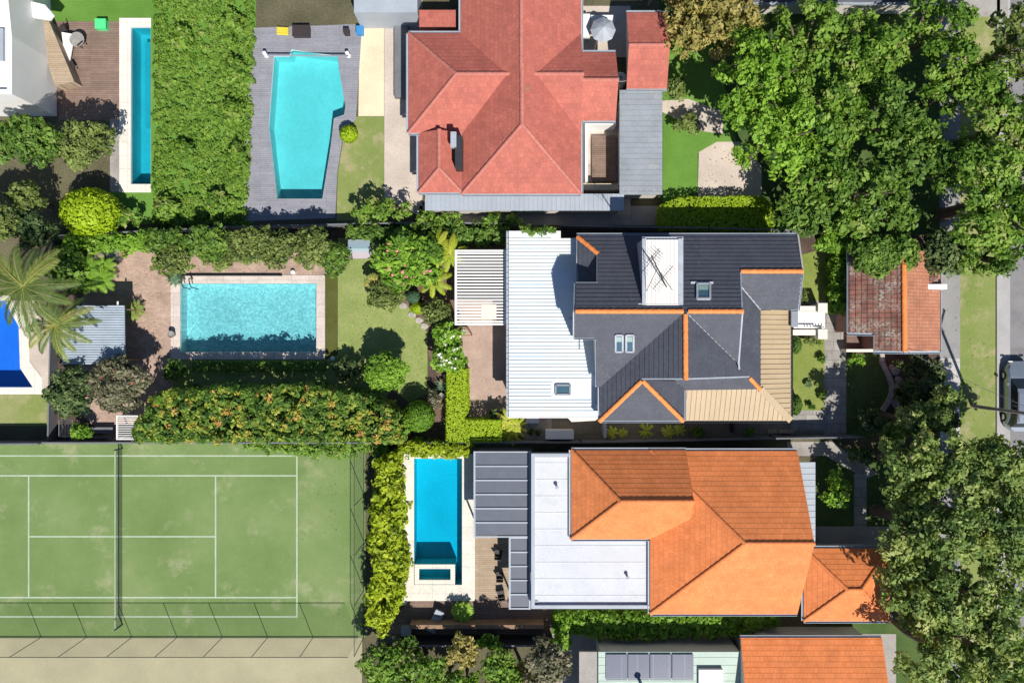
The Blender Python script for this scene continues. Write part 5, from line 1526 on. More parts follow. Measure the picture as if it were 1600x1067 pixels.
# ================================================================== small things in the garden
def pot(label, px, py, r, h, matn, plant=None, rp=.3, cat='plant pot', group=None, name='plant_pot', pm='lf_palm'):
    c = W(px, py); t = thing(name, label, cat, tuple(c), group)
    mb = MB(); mb.lathe((c.x, c.y, 0.07), [(0, 0), (r*.7, 0), (r, h), (r*1.06, h+.02), (r*.88, h+.02), (r*.84, h-.06), (0, h-.07)], 20); mb.build('pot', M[matn], t, True)
    if plant == 'spiky':
        V, T = fronds((c.x, c.y, h+.05), 10, rp, .8, .5, .12, .6, int(px), count=12, lw=.018); quads('leaves', V, T, M[pm], t)
    elif plant == 'bush':
        P, N, sz, tt = lumps_to_leaves([(c.x, c.y, h+rp*.6, rp, rp, rp*.8)], .08, 1.2, .12); leaf_mesh('leaves', P, N, sz, tt, M[pm], t)
    return t
pot('grey stone pot with a small rosette on the pool coping beside the handrail', 277.5, 437, .22, .4, 'stone_pot', 'spiky', .2, pm='lf_blue')
pot('grey ringed pot at the middle of the pool coping on the shed side', 272, 522.5, .22, .45, 'stone_pot', None)
pot('dark bowl holding a yellow-green palm that casts a long shadow on the terrace', 216, 486, .34, .5, 'dark_pot', 'spiky', .6, pm='lf_olive')
pot('terracotta pot between the lawn and the clipped L-shaped hedge', 691.5, 596, .15, .3, 'terracotta_pot')
pot('small dark pot touching the terracotta pot by the clipped hedge', 691, 603.5, .14, .28, 'dark_pot', 'spiky', .15, pm='lf_blue')
pot('round grey urn at the corner of the clipped L-shaped hedge', 690.5, 617.5, .2, .45, 'stone_pot')
pot('dark red pot at the corner of the white pergola', 718.5, 513, .18, .5, 'dark_pot', 'bush', .22, pm='lf_grey')
# wicker bench with brown frame
t = thing('garden_daybed', 'brown framed slatted recliner on the pink terrace under the frangipani', 'recliner', tuple(W(726, 520)))
mb = MB(); Q = ppts([(714, 524), (737, 524), (729, 511.5), (722, 511.5)], .4)
for i in range(4): mb.beam(Q[i], Q[(i+1) % 4], .07, .07)
mb.build('frame', M['timber'], t)
mb = MB()
for i in range(11):
    f = (i+.5)/11; mb.beam(Q[0].lerp(Q[1], f)+Vector((0, 0, .0)), Q[3].lerp(Q[2], f)+Vector((0, 0, .0)), .05, .03)
mb.build('slats', M['pavers_pink'], t)
for p in Q:
    mb = MB(); mb.beam((p.x, p.y, 0), (p.x, p.y, .37), .06, .06); mb.build('leg', M['timber'], t)
# faded daybed canopy
t = thing('swing_seat', 'garden swing seat under a faded striped blue and pink canopy', 'swing seat', tuple(W(560, 390)))
mb = MB(); A, B = W(543.5, 374, 1.9), W(577.5, 403.5, 1.9); my = (A.y+B.y)/2
for y0, z0, y1, z1 in ((B.y, 1.75, my, 2.0), (my, 2.0, A.y, 1.8)): mb.poly([(A.x, y0, z0), (B.x, y0, z0), (B.x, y1, z1), (A.x, y1, z1)])
for x in (A.x, B.x): mb.poly([(x, B.y, 1.75), (x, B.y, 1.65), (x, my, 1.9), (x, A.y, 1.7), (x, A.y, 1.8), (x, my, 2.0)])
mb.poly([(A.x, B.y, 1.75), (B.x, B.y, 1.75), (B.x, B.y-.01, 1.62), (A.x, B.y-.01, 1.62)]); mb.build('canopy', M['stripe'], t)
mb = MB(); mb.box(A.x+.15, my-.3, .45, B.x-.15, my+.3, .55); mb.build('seat', M['stripe'], t); mb = MB(); mb.box(A.x+.15, my+.25, .56, B.x-.15, my+.33, 1.05); mb.build('backrest', M['stripe'], t)
for x in (A.x+.03, B.x-.03):
    mb = MB(); mb.tube([(x, B.y+.1, 0), (x, my, 1.95), (x, A.y-.1, 0)], .025, 7); mb.build('frame', M['grey_metal'], t)
mb = MB(); p = W(590, 380); mb.pbox(586, 372, 593, 388, 0, .8); mb2 = thing('kettle_barbecue', 'grey covered barbecue beside the striped swing seat', 'barbecue', tuple(p))
mb = MB(); mb.lathe((p.x, p.y, 0), [(.3, .1), (.33, .75), (.25, .95), (0, 1.02)], 14); mb.build('cover', M['grey_metal'], mb2, True)
mb = MB(); mb.tube([(p.x-.2, p.y, .02), (p.x-.2, p.y, .15)], .06, 8); mb.build('wheel', M['rubber'], mb2)
# barbecue cabinet in the corner
t = thing('storage_chest', 'dark grey storage chest with a brown end board at the top of the terrace', 'chest', tuple(W(172, 396)))
mb = MB(); mb.pbox(165, 386, 184, 405, 0, .8); mb.build('body', M['fence'], t); mb = MB(); mb.pbox(164.6, 385.6, 184.4, 405.4, .801, .86); mb.build('lid', M['fence'], t)
mb = MB(); mb.pbox(185.2, 387, 190.5, 400, 0, .75); mb.build('end_board', M['timber'], t)
# grey bench bottom corner
t = thing('garden_bench', 'slate grey slatted bench by the fence beside the small slatted frame', 'bench', tuple(W(158, 675)))
mb = MB(); mb.pbox(141, 667.5, 176, 677, .42, .47); mb.build('seat', M['fence'], t)
mb = MB()
for i in range(11): 
    p = W(143 + i*3.1, 680, .7); mb.beam((p.x, p.y, .45), (p.x, p.y-.1, .92), .05, .02)
mb.beam(W(141, 684, .92), W(177, 684, .92), .06, .06); mb.build('backrest', M['fence'], t)
for x in (143, 174):
    for y in (669, 677): mb = MB(); p = W(x, y, .42); mb.beam((p.x, p.y, 0), (p.x, p.y, .41), .06, .06); mb.build('leg', M['fence'], t)
t = thing('clothes_airer', 'folding wire clothes airer against the rear corner fence', 'clothes airer', tuple(W(105, 668)))
mb = MB(); A, B = W(92, 656, 1), W(113, 682, 1)
for p, q in (((A.x, A.y), (B.x, A.y)), ((A.x, B.y), (B.x, B.y)), ((A.x, A.y), (A.x, B.y)), ((B.x, A.y), (B.x, B.y))): mb.tube([(*p, 1), (*q, 1)], .02, 6)
mb.build('frame', M['steel'], t); mb = MB()
for i in range(9): x = A.x + (B.x-A.x)*(i+.5)/9; mb.tube([(x, A.y, 1), (x, B.y, 1)], .008, 4)
mb.build('wires', M['steel'], t)
for x in (A.x, B.x):
    for y0, y1 in ((A.y, B.y), (B.y, A.y)): mb = MB(); mb.tube([(x, y0, 1), (x, y1, 0)], .018, 6); mb.build('leg', M['steel'], t)
# white storage unit in the side passage, pillars
t = thing('storage_unit', 'long white lidded storage unit against the fence in the side passage', 'storage box', tuple(W(874, 679)))
mb = MB(); mb.pbox(853, 672.5, 896, 685.5, 0, 1.1); mb.build('body', M['white'], t); mb = MB(); mb.pbox(852.4, 671.8, 873.6, 686, 1.102, 1.15); mb.pbox(874.4, 671.8, 896.6, 686, 1.102, 1.15); mb.build('lid', M['white'], t)
t = thing('air_conditioner', 'pale grey stepped unit below the eave of the white metal roof', 'air conditioner', tuple(W(832, 656)))
mb = MB(); mb.pbox(822, 648, 842, 661, 0, .9); mb.build('body', M['light_grey_metal'], t); mb = MB(); mb.pbox(828, 661.3, 836, 664, 0, .7); mb.build('vent', M['light_grey_metal'], t)
mb = MB(); p = W(945, 661, 1.7); mb.pbox(944.5, 659, 947.5, 684, 0, 1.75); g_ = thing('side_gate', 'tall grey side gate closing the passage beneath the charcoal hip', 'gate', tuple(W(946, 672)))
mb.build('panel', M['light_grey_metal'], g_); mb = MB(); mb.pbox(947.6, 670, 949, 673, 1.0, 1.1); mb.build('latch', M['steel'], g_)
mb = MB(); mb.pbox(1146, 659, 1148.5, 677, 0, .9); tag(mb.build('step_edging', M['dark_metal']), 'short dark edging board across the paved side passage', 'edging')
mb = MB(); mb.pbox(1200, 671, 1215, 677, 0, .12); mb.pbox(1217, 671.5, 1242, 677, 0, .25); tag(mb.build('timber_planter', M['tan_deck']), 'low tan planter box against the fence at the passage end', 'planter')
# stepping stones and curved garden edge
mb = MB(); pts = [(1376, 552), (1377, 566), (1382, 578), (1388, 590), (1392, 602), (1392, 613), (1388, 624), (1382, 634), (1377, 641)]
P = [W(x, y) for x, y in pts]
for p, q in zip(P, P[1:]): mb.beam(p + Vector((0, 0, .12)), q + Vector((0, 0, .12)), .3, .26)
tag(mb.build('garden_edging', M['rock']), 'curved pale stone edging between the shaded lawn and the rocky bed', 'edging')
for i, (x, y, r_) in enumerate(((1398, 580, .34), (1403, 594, .28), (1400, 607, .36), (1405, 618, .25), (1393, 574, .22), (1399, 630, .3))):
    mb = MB(); c = W(x, y); K = 9; h_ = r_*.5
    prof = [[(c.x + r_*f*(1+.18*math.sin(3*a+i))*math.cos(a), c.y + r_*f*(1+.15*math.cos(2*a+i*2))*math.sin(a), z) for a in [2*math.pi*k/K for k in range(K)]] for f, z in ((1, 0), (.95, h_*.6), (.6, h_))]
    for a, b in zip(prof, prof[1:]):
        for k in range(K): mb.poly([a[k], a[(k+1) % K], b[(k+1) % K], b[k]])
    mb.poly(prof[-1]); o = mb.build('garden_rock', M['rock']); desc = ['broad flat rock', 'rounded mid rock', 'largest pale rock', 'little rock', 'smallest rock', 'low squat rock'][i]
    tag(o, desc + ' ' + ['second from the garage end', 'third from the garage end', 'midway along', 'second from the far end', 'nearest the garage end', 'at the far end'][i] + ' of the curved edging', 'rock', 'rocks inside the curved edging')
for i, (x, y) in enumerate(((644, 492), (655, 501), (663, 510), (630, 478))):
    mb = MB(); c = W(x, y, .03); K = 8; r_ = .28
    P = [(c.x + r_*(1+.15*math.sin(2.3*k+i))*math.cos(2*math.pi*k/K), c.y + r_*.8*math.sin(2*math.pi*k/K)) for k in range(K)]; mb.prism(P, 0, .08)
    tag(mb.build('stepping_stone', M['rock']), ['stepping stone below the flat lime box ball', 'stepping stone midway down the lawn edge', 'stepping stone nearest the pergola corner of the lawn', 'stepping stone beside the dark olive bush'][i], 'stepping stone', 'stones along the bed edge')
mb = MB(); p = W(519.5, 560, .3); mb.lathe((p.x, p.y, 0), [(.1, 0), (.16, .25), (.1, .3), (0, .3)], 12); tag(mb.build('garden_lantern', M['white'], None, True), 'little white lantern at the shaded corner of the pool coping', 'lantern')
mb = MB(); p = W(457, 425, .3); mb.lathe((p.x, p.y, 0), [(.15, 0), (.15, .25), (.08, .3), (0, .3)], 12); tag(mb.build('pool_float', M['white'], None, True), 'small white round float resting at the hedge side of the pool', 'pool float')
mb = MB(); mb.pbox(255, 429.5, 440, 431, 0, .25); tag(mb.build('pool_edging', M['dark_metal']), 'thin dark kerb line between brick paving and the north pool coping', 'edging')
for x, y, w_, h_, mt, lb in ((470, 48, 13, 8, 'dark_pot', 'dark lidded box on the grey pool deck'), (541, 49, 4, 4, 'dark_pot', 'little dark stool on the grey pool deck'), (562, 47, 5, 6, 'blue_plastic', 'blue toy at the corner of the grey pool deck'), (465, 49, 0, 0, '', ''), (459, 49, 0, 0, '', ''), (463, 48, 0, 0, '', '')):
    if not mt: continue
    t = thing('storage_box' if 'box' in lb else ('stool' if 'stool' in lb else 'toy_crate'), lb, 'box' if 'box' in lb else ('stool' if 'stool' in lb else 'toy'), tuple(W(x, y)))
    mb = MB(); mb.pbox(x-w_, y-h_, x+w_, y+h_, 0.02, .5); mb.build('body', M[mt], t); mb = MB(); mb.pbox(x-w_-.6, y-h_-.6, x+w_+.6, y+h_+.6, .501, .55); mb.build('lid', M[mt], t)
lounger('yellow air bed lying at the top edge of the grey pool deck', 466, 48.5, 0, 'yellow_plastic') if False else None
t = thing('air_bed', 'yellow air bed propped on the top edge of the grey pool deck', 'air bed', tuple(W(464, 48)))
mb = MB(); 
for i in range(4): c0, c1 = W(456, 44+i*3, .2), W(474, 45+i*3, .2); mb.tube([c0, c1], .08, 8)
mb.build('tube', M['yellow_plastic'], t, True)
for o_ in list(t.children): o_.location.x -= 1.0
t['label'] = 'yellow air bed at the top edge of the grey pool deck'

# ================================================================== plants of the block
# hedges and shrubs, north side
hedge('shrub_row', 'mixed green shrubs along the fence above the dark storage chest', 'shrubs', [(96, 368), (225, 362), (225, 382), (190, 385), (160, 392), (96, 390)], 2.0, 'lf_bright', .17, .32, 1.0, .35)
tree('tall_shrub', 'dark glossy shrub with bright leaf tips in the rear corner by the shed', 'shrub', 112, 425, 34, 46, 2.6, 'lf_tree', .3, .8, .36, tvar=.22)
palm('fan_palm', 'bushy bright green palm clump beside the dark storage chest', 146, 428, 2.0, 15, 24, 'lf_bright', .3, .6, .5, 4, heads=4, spread=.6, count=14, lw=.022)
palm('cordyline', 'reddish-leaved cordyline tucked between the rear shrubs and the chest', 150, 398, 1.6, 16, 14, 'lf_grey', .2, .7, .4, 9, count=10, lw=.04)
nsh = [(262, 378, 40, 22, 2.3, 'lf_tree', 'shrub with fresh green leaves where the terrace shrubs begin'), (272, 408, 38, 24, 2.4, 'lf_olive', 'olive toned shrub leaning out over the terrace near the pool handrail'),
       (330, 380, 44, 28, 2.6, 'lf_tree', 'broad green shrub above the left half of the turquoise pool'), (345, 402, 30, 20, 2.0, 'lf_olive', 'low olive shrub overhanging the brick strip above the pool'),
       (388, 384, 34, 28, 2.7, 'lf_olive', 'olive green shrub above the middle of the turquoise pool'), (432, 388, 40, 30, 2.9, 'lf_olive', 'spreading olive shrub above the right half of the turquoise pool'),
       (492, 388, 34, 32, 3.0, 'lf_olive', 'yellowish tree with feathery crown at the pool corner'), (522, 402, 26, 27, 2.7, 'lf_tree', 'green shrub crowding the striped swing seat')]
for (x, y, rx, ry, h, mt, lb) in nsh:
    tree('shrub', lb, 'shrub', x, y, rx, ry, h, mt, .155, 1.0, .24, nl=16, group='shrubs along the pool side', tvar=.2, gap=.08)
hedge('ivy_hedge', 'ivy hedge trailing along the fence above the flowering garden bed', 'hedge', [(540, 353), (700, 353), (794, 357), (794, 372), (740, 378), (700, 380), (640, 378), (590, 372), (545, 376)], 1.9, 'lf_tree', .13, .25, 1.0, .3)
hedge('ivy_hedge', 'scrap of ivy creeping over the edge of the white metal roof', 'hedge', [(816, 355), (868, 356), (866, 364), (848, 361), (836, 366), (818, 361)], 3.85, 'lf_tree', .12, .18, 1.0, .2, stems=False)
# flowering bed
tree('hibiscus_tree', 'broad leafy tree dotted with pink blossoms beside the striped swing seat', 'flowering tree', 640, 408, 58, 46, 3.0, 'lf_bright', .24, .9, .3, nl=22, flowers='fl_pink', nflow=46, tvar=.22, tbase=.42)
palm('banana_palm', 'yellow-green palm arching over the corner of the white pergola', 693, 392, 2.6, 11, 36, 'lf_yellowpalm', .34, .5, .6, 12, heads=2, spread=.5, count=22, lw=.026)
palm('banana_palm', 'broad-leaved yellow-green palm above the dark mulch of the bed', 672, 432, 2.3, 9, 34, 'lf_yellowpalm', .32, .45, .65, 21, heads=2, spread=.4, count=20, lw=.026)
palm('cordyline', 'orange-yellow cordyline at the lawn edge of the flowering bed', 583, 440, 1.5, 12, 15, 'lf_palm', .25, .7, .5, 3, tone0=.8, count=12, lw=.05)
tree('shrub', 'dark olive rounded bush bulging over the lawn from the flowering bed', 'shrub', 604, 460, 30, 25, 2.1, 'lf_olive', .13, 1.1, .2, nl=14, tbase=.35)
ball('clipped_shrub', 'blue-green clipped ball above the lime one in the flowering bed', 'shrub', 645.5, 464, 11, 1.0, 'lf_blue', .07)
ball('clipped_shrub', 'flat lime green clipped mound at the edge of the flowering bed', 'shrub', 653, 481.5, 12.5, .8, 'lf_lime', .06, ry=9.5)
tree('shrub', 'brownish green bush between the lime mound and the white pergola', 'shrub', 684, 491, 26, 22, 1.7, 'lf_olive', .15, .9, .22, nl=12, gap=.15)
palm('bromeliad', 'red rosette bromeliad in the mulch', 670, 474, .4, 12, 7, 'lf_grey', .12, .6, .3, 5, tone0=1.0, count=8, lw=.03, trunk_r=.04, cat='plant')
tree('frangipani', 'upper frangipani bush with white flowers against the pergola corner', 'flowering shrub', 699, 524, 26, 20, 2.2, 'lf_bright', .2, .9, .22, nl=12, flowers='fl_white', nflow=14)
tree('frangipani', 'lower frangipani bush with many white flowers above the clipped hedge', 'flowering shrub', 701, 560, 29, 22, 2.4, 'lf_bright', .2, .9, .22, nl=14, flowers='fl_white', nflow=24)
clip_hedge('clipped_hedge', 'L-shaped clipped bright lime hedge wrapping the pink terrace', 'hedge', [(698, 577), (730, 577), (731, 640), (724, 656), (783, 657), (783, 690), (697, 690)], 1.8, 'lf_lime', .09, tbase=.45)
tree('round_tree', 'round bright green tree standing alone on the lawn with its shadow above it', 'tree', 603.5, 580, 37, 29, 3.2, 'lf_bright', .12, 1.15, .2, nl=22, low=.2, tvar=.14)
ball('clipped_shrub', 'large round clipped shrub between the flowering hedge and the L-shaped hedge', 'shrub', 655, 650, 25, 2.6, 'lf_bright', .09, tvar=.12, tbase=.3)
tree('shrub', 'purplish twiggy shrub beside the large clipped ball', 'shrub', 679, 625, 14, 18, 1.4, 'lf_grey', .12, .8, .18, nl=8, gap=.2)
tree('shrub', 'bright green shrub where the flowering hedge meets the large clipped ball', 'shrub', 622, 665, 20, 22, 2.4, 'lf_bright', .16, 1.0, .24, nl=9)
palm('cordyline', 'yellow cordyline clump at the end of the L-shaped hedge', 795, 666, 1.3, 12, 24, 'lf_yellowpalm', .2, .5, .6, 8, heads=4, spread=.45, tone0=.65, count=12, lw=.03)
tree('rose_bush', 'sparse bush with a red bloom at the corner of the pink terrace', 'shrub', 776, 650, 20, 14, 1.4, 'lf_dark', .13, .7, .2, nl=8, gap=.3, flowers='fl_red', nflow=3)
# big flowering hedge, south side
hx = [(232, 622), (262, 610), (300, 613), (340, 604), (380, 608), (430, 606), (480, 603), (520, 612), (560, 618), (600, 634), (618, 650), (626, 690), (205, 690), (206, 660), (222, 648)]
hedge('flowering_hedge', 'long tall hedge speckled with yellow and orange new growth along the court', 'hedge', hx, 4.0, 'lf_hedge', .16, .27, 1.0, .14, tvar=.22, tbase=.4)
clip_hedge('box_hedge', 'low dark box hedge in shade along the south pool coping', 'hedge', [(300, 565), (505, 565), (505, 579), (300, 579)], .7, 'lf_tree', .09)
tree('shrub', 'small dark shrub in the shade at the end of the box hedge', 'shrub', 278, 580, 18, 16, 1.6, 'lf_tree', .16, .9, .24, nl=9)
tree('shrub', 'dark shrub beside the lantern between the pool corner and round tree', 'shrub', 545, 575, 26, 20, 1.5, 'lf_dark', .14, .9, .24, nl=10, gap=.2)
# rear corner trees
tree('bottlebrush_tree', 'grey-olive tree with sparse red flowers overlapping the shed roof', 'tree', 190, 597, 46, 42, 4.2, 'lf_grey', .15, .95, .26, nl=24, flowers='fl_red', nflow=7, gap=.1, tvar=.2)
tree('tree', 'dark speckled tree between the shed and the rear corner fence', 'tree', 118, 612, 36, 40, 4.0, 'lf_dark', .17, .9, .27, nl=20, gap=.1, tvar=.3, tbase=.55)
tree('shrub', 'light green shrub beside the clothes airer', 'shrub', 132, 672, 17, 14, 1.9, 'lf_bright', .16, .9, .2, nl=8, tbase=.35)
palm('feather_palm', 'golden feather palm leaning over the pale blue shed roof', 86, 508, 5.2, 15, 64, 'lf_palm', .52, .4, .65, 31, tone0=.5, count=36, lw=.027)
palm('feather_palm', 'larger palm beside the royal blue pool at the photo edge', 36, 448, 6.6, 15, 88, 'lf_palm', .66, .45, .5, 57, tone0=.36, count=42, lw=.03)
# side passage plants
for x, y, s_, lb in ((956, 676, 12, 'yellow cordyline next to the tall side gate'), (973, 677, 9, 'small yellow cordyline second along from the side gate'), (1009, 673, 16, 'largest yellow cordyline in the side passage'), (1044, 675, 13, 'yellow cordyline left of the broadest pair in the passage'), (1061, 672, 13, 'yellow cordyline below the tip of the orange hip')):
    palm('cordyline', lb, x, y, .9, 11, s_, 'lf_yellowpalm', .13, .5, .5, x, group='cordylines in the side passage', tone0=.62, count=9, lw=.03, trunk_r=.05)
tree('shrub', 'dark green low shrub after the yellow cordylines in the passage', 'shrub', 1089, 674, 10, 9, .8, 'lf_bright', .12, .9, .15, nl=6, tbase=.25)
tree('shrub', 'small lone shrub in the passage below the beige verandah roof', 'shrub', 1172, 675, 9, 5, .6, 'lf_bright', .12, .9, .14, nl=5, tbase=.3)
for i, x in enumerate((829, 840)): tree('shrub', ['tiny shrub nearer the yellow cordyline clump by the passage fence', 'tiny shrub nearer the white storage unit by the passage fence'][i], 'shrub', x, 675, 5, 4.5, .5, 'lf_dark', .09, .9, .1, nl=4)
# front garden
ball('clipped_shrub', 'dark clipped shrub beside the porch pier and the beige verandah', 'shrub', 1243, 539, 8.5, 1.2, 'lf_tree', .09, ry=14, tbase=.35)
ball('clipped_shrub', 'larger dark clipped shrub at the corner of the beige verandah', 'shrub', 1242, 632, 10, 1.4, 'lf_tree', .09, ry=17, tbase=.35)
tree('shrub', 'scruffy yellowish shrub beneath the porch pier on the front lawn', 'shrub', 1267, 533, 17, 8, .8, 'lf_olive', .12, .8, .16, nl=7, gap=.25)
palm('grass_tuft', 'small spiky tuft in the middle of the front lawn', 1263, 600, .3, 12, 6, 'lf_dark', .12, .6, .3, 2, count=8, lw=.02, trunk_r=.03, cat='plant')
for x, y, lb in ((1283, 560, 'low dark tuft on the upper edge of the stone path'), (1284, 618, 'low leafy tuft on the lower edge of the stone path'), (1268, 636, 'tiny tuft at the bottom edge of the front lawn')):
    tree('shrub', lb, 'shrub', x, y, 5, 9 if y < 630 else 3, .5, 'lf_tree', .1, .8, .12, nl=5)
tree('shrub', 'scrubby shrub between the charcoal gable and the front lawn', 'shrub', 1253, 464, 6, 15, 1.0, 'lf_olive', .13, .9, .18, nl=7, gap=.2, tbase=.35)
hedge('camellia_hedge', 'deep green leafy hedge dropping down beside the garage wall', 'hedge', [(1309, 400), (1330, 400), (1330, 440), (1329, 484), (1317, 484), (1309, 465), (1310, 440)], 2.2, 'lf_bright', .18, .26, .9, .25, tbase=.36)
tree('tree', 'bright green tree between the charcoal roof corner and the garage', 'tree', 1300, 378, 38, 19, 3.0, 'lf_bright', .16, 1.0, .26, nl=20, tbase=.42)
tree('tree', 'dense green tree spilling over the west slope of the garage roof', 'tree', 1362, 398, 38, 32, 4.8, 'lf_tree', .16, 1.0, .28, nl=24, gap=.12, tbase=.55)
tree('tree', 'green tree overhanging the orange slope end of the garage roof', 'tree', 1404, 396, 24, 34, 5.0, 'lf_tree', .16, 1.0, .28, nl=16, tbase=.6)
tree('tree', 'darker glossy tree by the footpath behind the white garage parapet', 'tree', 1470, 397, 38, 36, 4.2, 'lf_dark', .2, .85, .28, nl=20, gap=.15, tvar=.3, tbase=.68)
tree('shrub', 'yellowish shrub in the shade just below the timber landing', 'shrub', 1337, 563, 16, 10, 1.2, 'lf_bright', .14, .8, .18, nl=7, gap=.2, tbase=.55)
for x, y, rx, ry, h, lb in ((1428, 572, 34, 18, 1.6, 'dark shrub in the shade along the garage end wall'), (1440, 612, 34, 30, 2.2, 'dark shrub in the middle of the front corner bed'), (1412, 618, 16, 20, 1.2, 'low dark shrub beside the rocks'), (1458, 585, 14, 22, 2.0, 'dark shrub by the concrete footpath slab')):
    tree('shrub', lb, 'shrub', x, y, rx, ry, h, 'lf_dark', .16, .9, .24, nl=12, group='shaded shrubs of the front corner', gap=.1, tbase=.6)
for x, y, rx, ry, h, mt, lb in ((1418, 655, 34, 26, 5.0, 'lf_gum', 'pale green tree in the front corner between rocks and fence'), (1470, 620, 18, 20, 4.6, 'lf_gum', 'pale green tree overhanging the concrete footpath'), (1452, 652, 28, 22, 5.2, 'lf_gum', 'sunlit tree in the middle of the front corner clump'), (1394, 672, 22, 12, 3.5, 'lf_tree', 'bright small tree at the foot of the stone path fence'), (1474, 656, 18, 18, 3.8, 'lf_dark', 'dark tree in the very corner by the footpath'),
                                (1358, 660, 26, 20, 2.2, 'lf_dark', 'brownish dark bush on the lower part of the shaded lawn')):
    tree('tree', lb, 'tree', x, y, rx, ry, h, mt, .17, .95, .27, nl=16, group='trees of the front corner', gap=.12, tvar=.2)

# ================================================================== neighbours' vegetation
cov = [(240, -20), (392, -20), (396, 60), (384, 350), (238, 352), (240, 300)]
hedge('ground_cover', 'dense rough green shrubbery filling the strip between the two pools', 'shrubbery', cov, .35, 'lf_cover', .12, .25, 1.0, .2, kind='stuff', tvar=.12)
for i, (x, y, r_) in enumerate(((362, 40, 22), (368, 110, 18), (364, 175, 20), (372, 245, 17), (340, 320, 20), (262, 326, 20), (285, 60, 18), (290, 240, 16))):
    tree('shrub', ['taller shrub at the head of the green strip by the pool deck', 'second shrub down the deck side of the green strip', 'third shrub down the deck side of the green strip', 'lowest shrub on the deck side of the green strip', 'shrub at the foot of the green strip nearest the deck', 'shrub at the foot of the green strip below the lap pool', 'lone shrub high in the green strip', 'lone shrub in the lower middle of the green strip'][i], 'shrub', x, y, r_*.8, r_*1.1, 1.2, 'lf_cover', .2, .95, .3, nl=9, group='shrubs in the green strip')
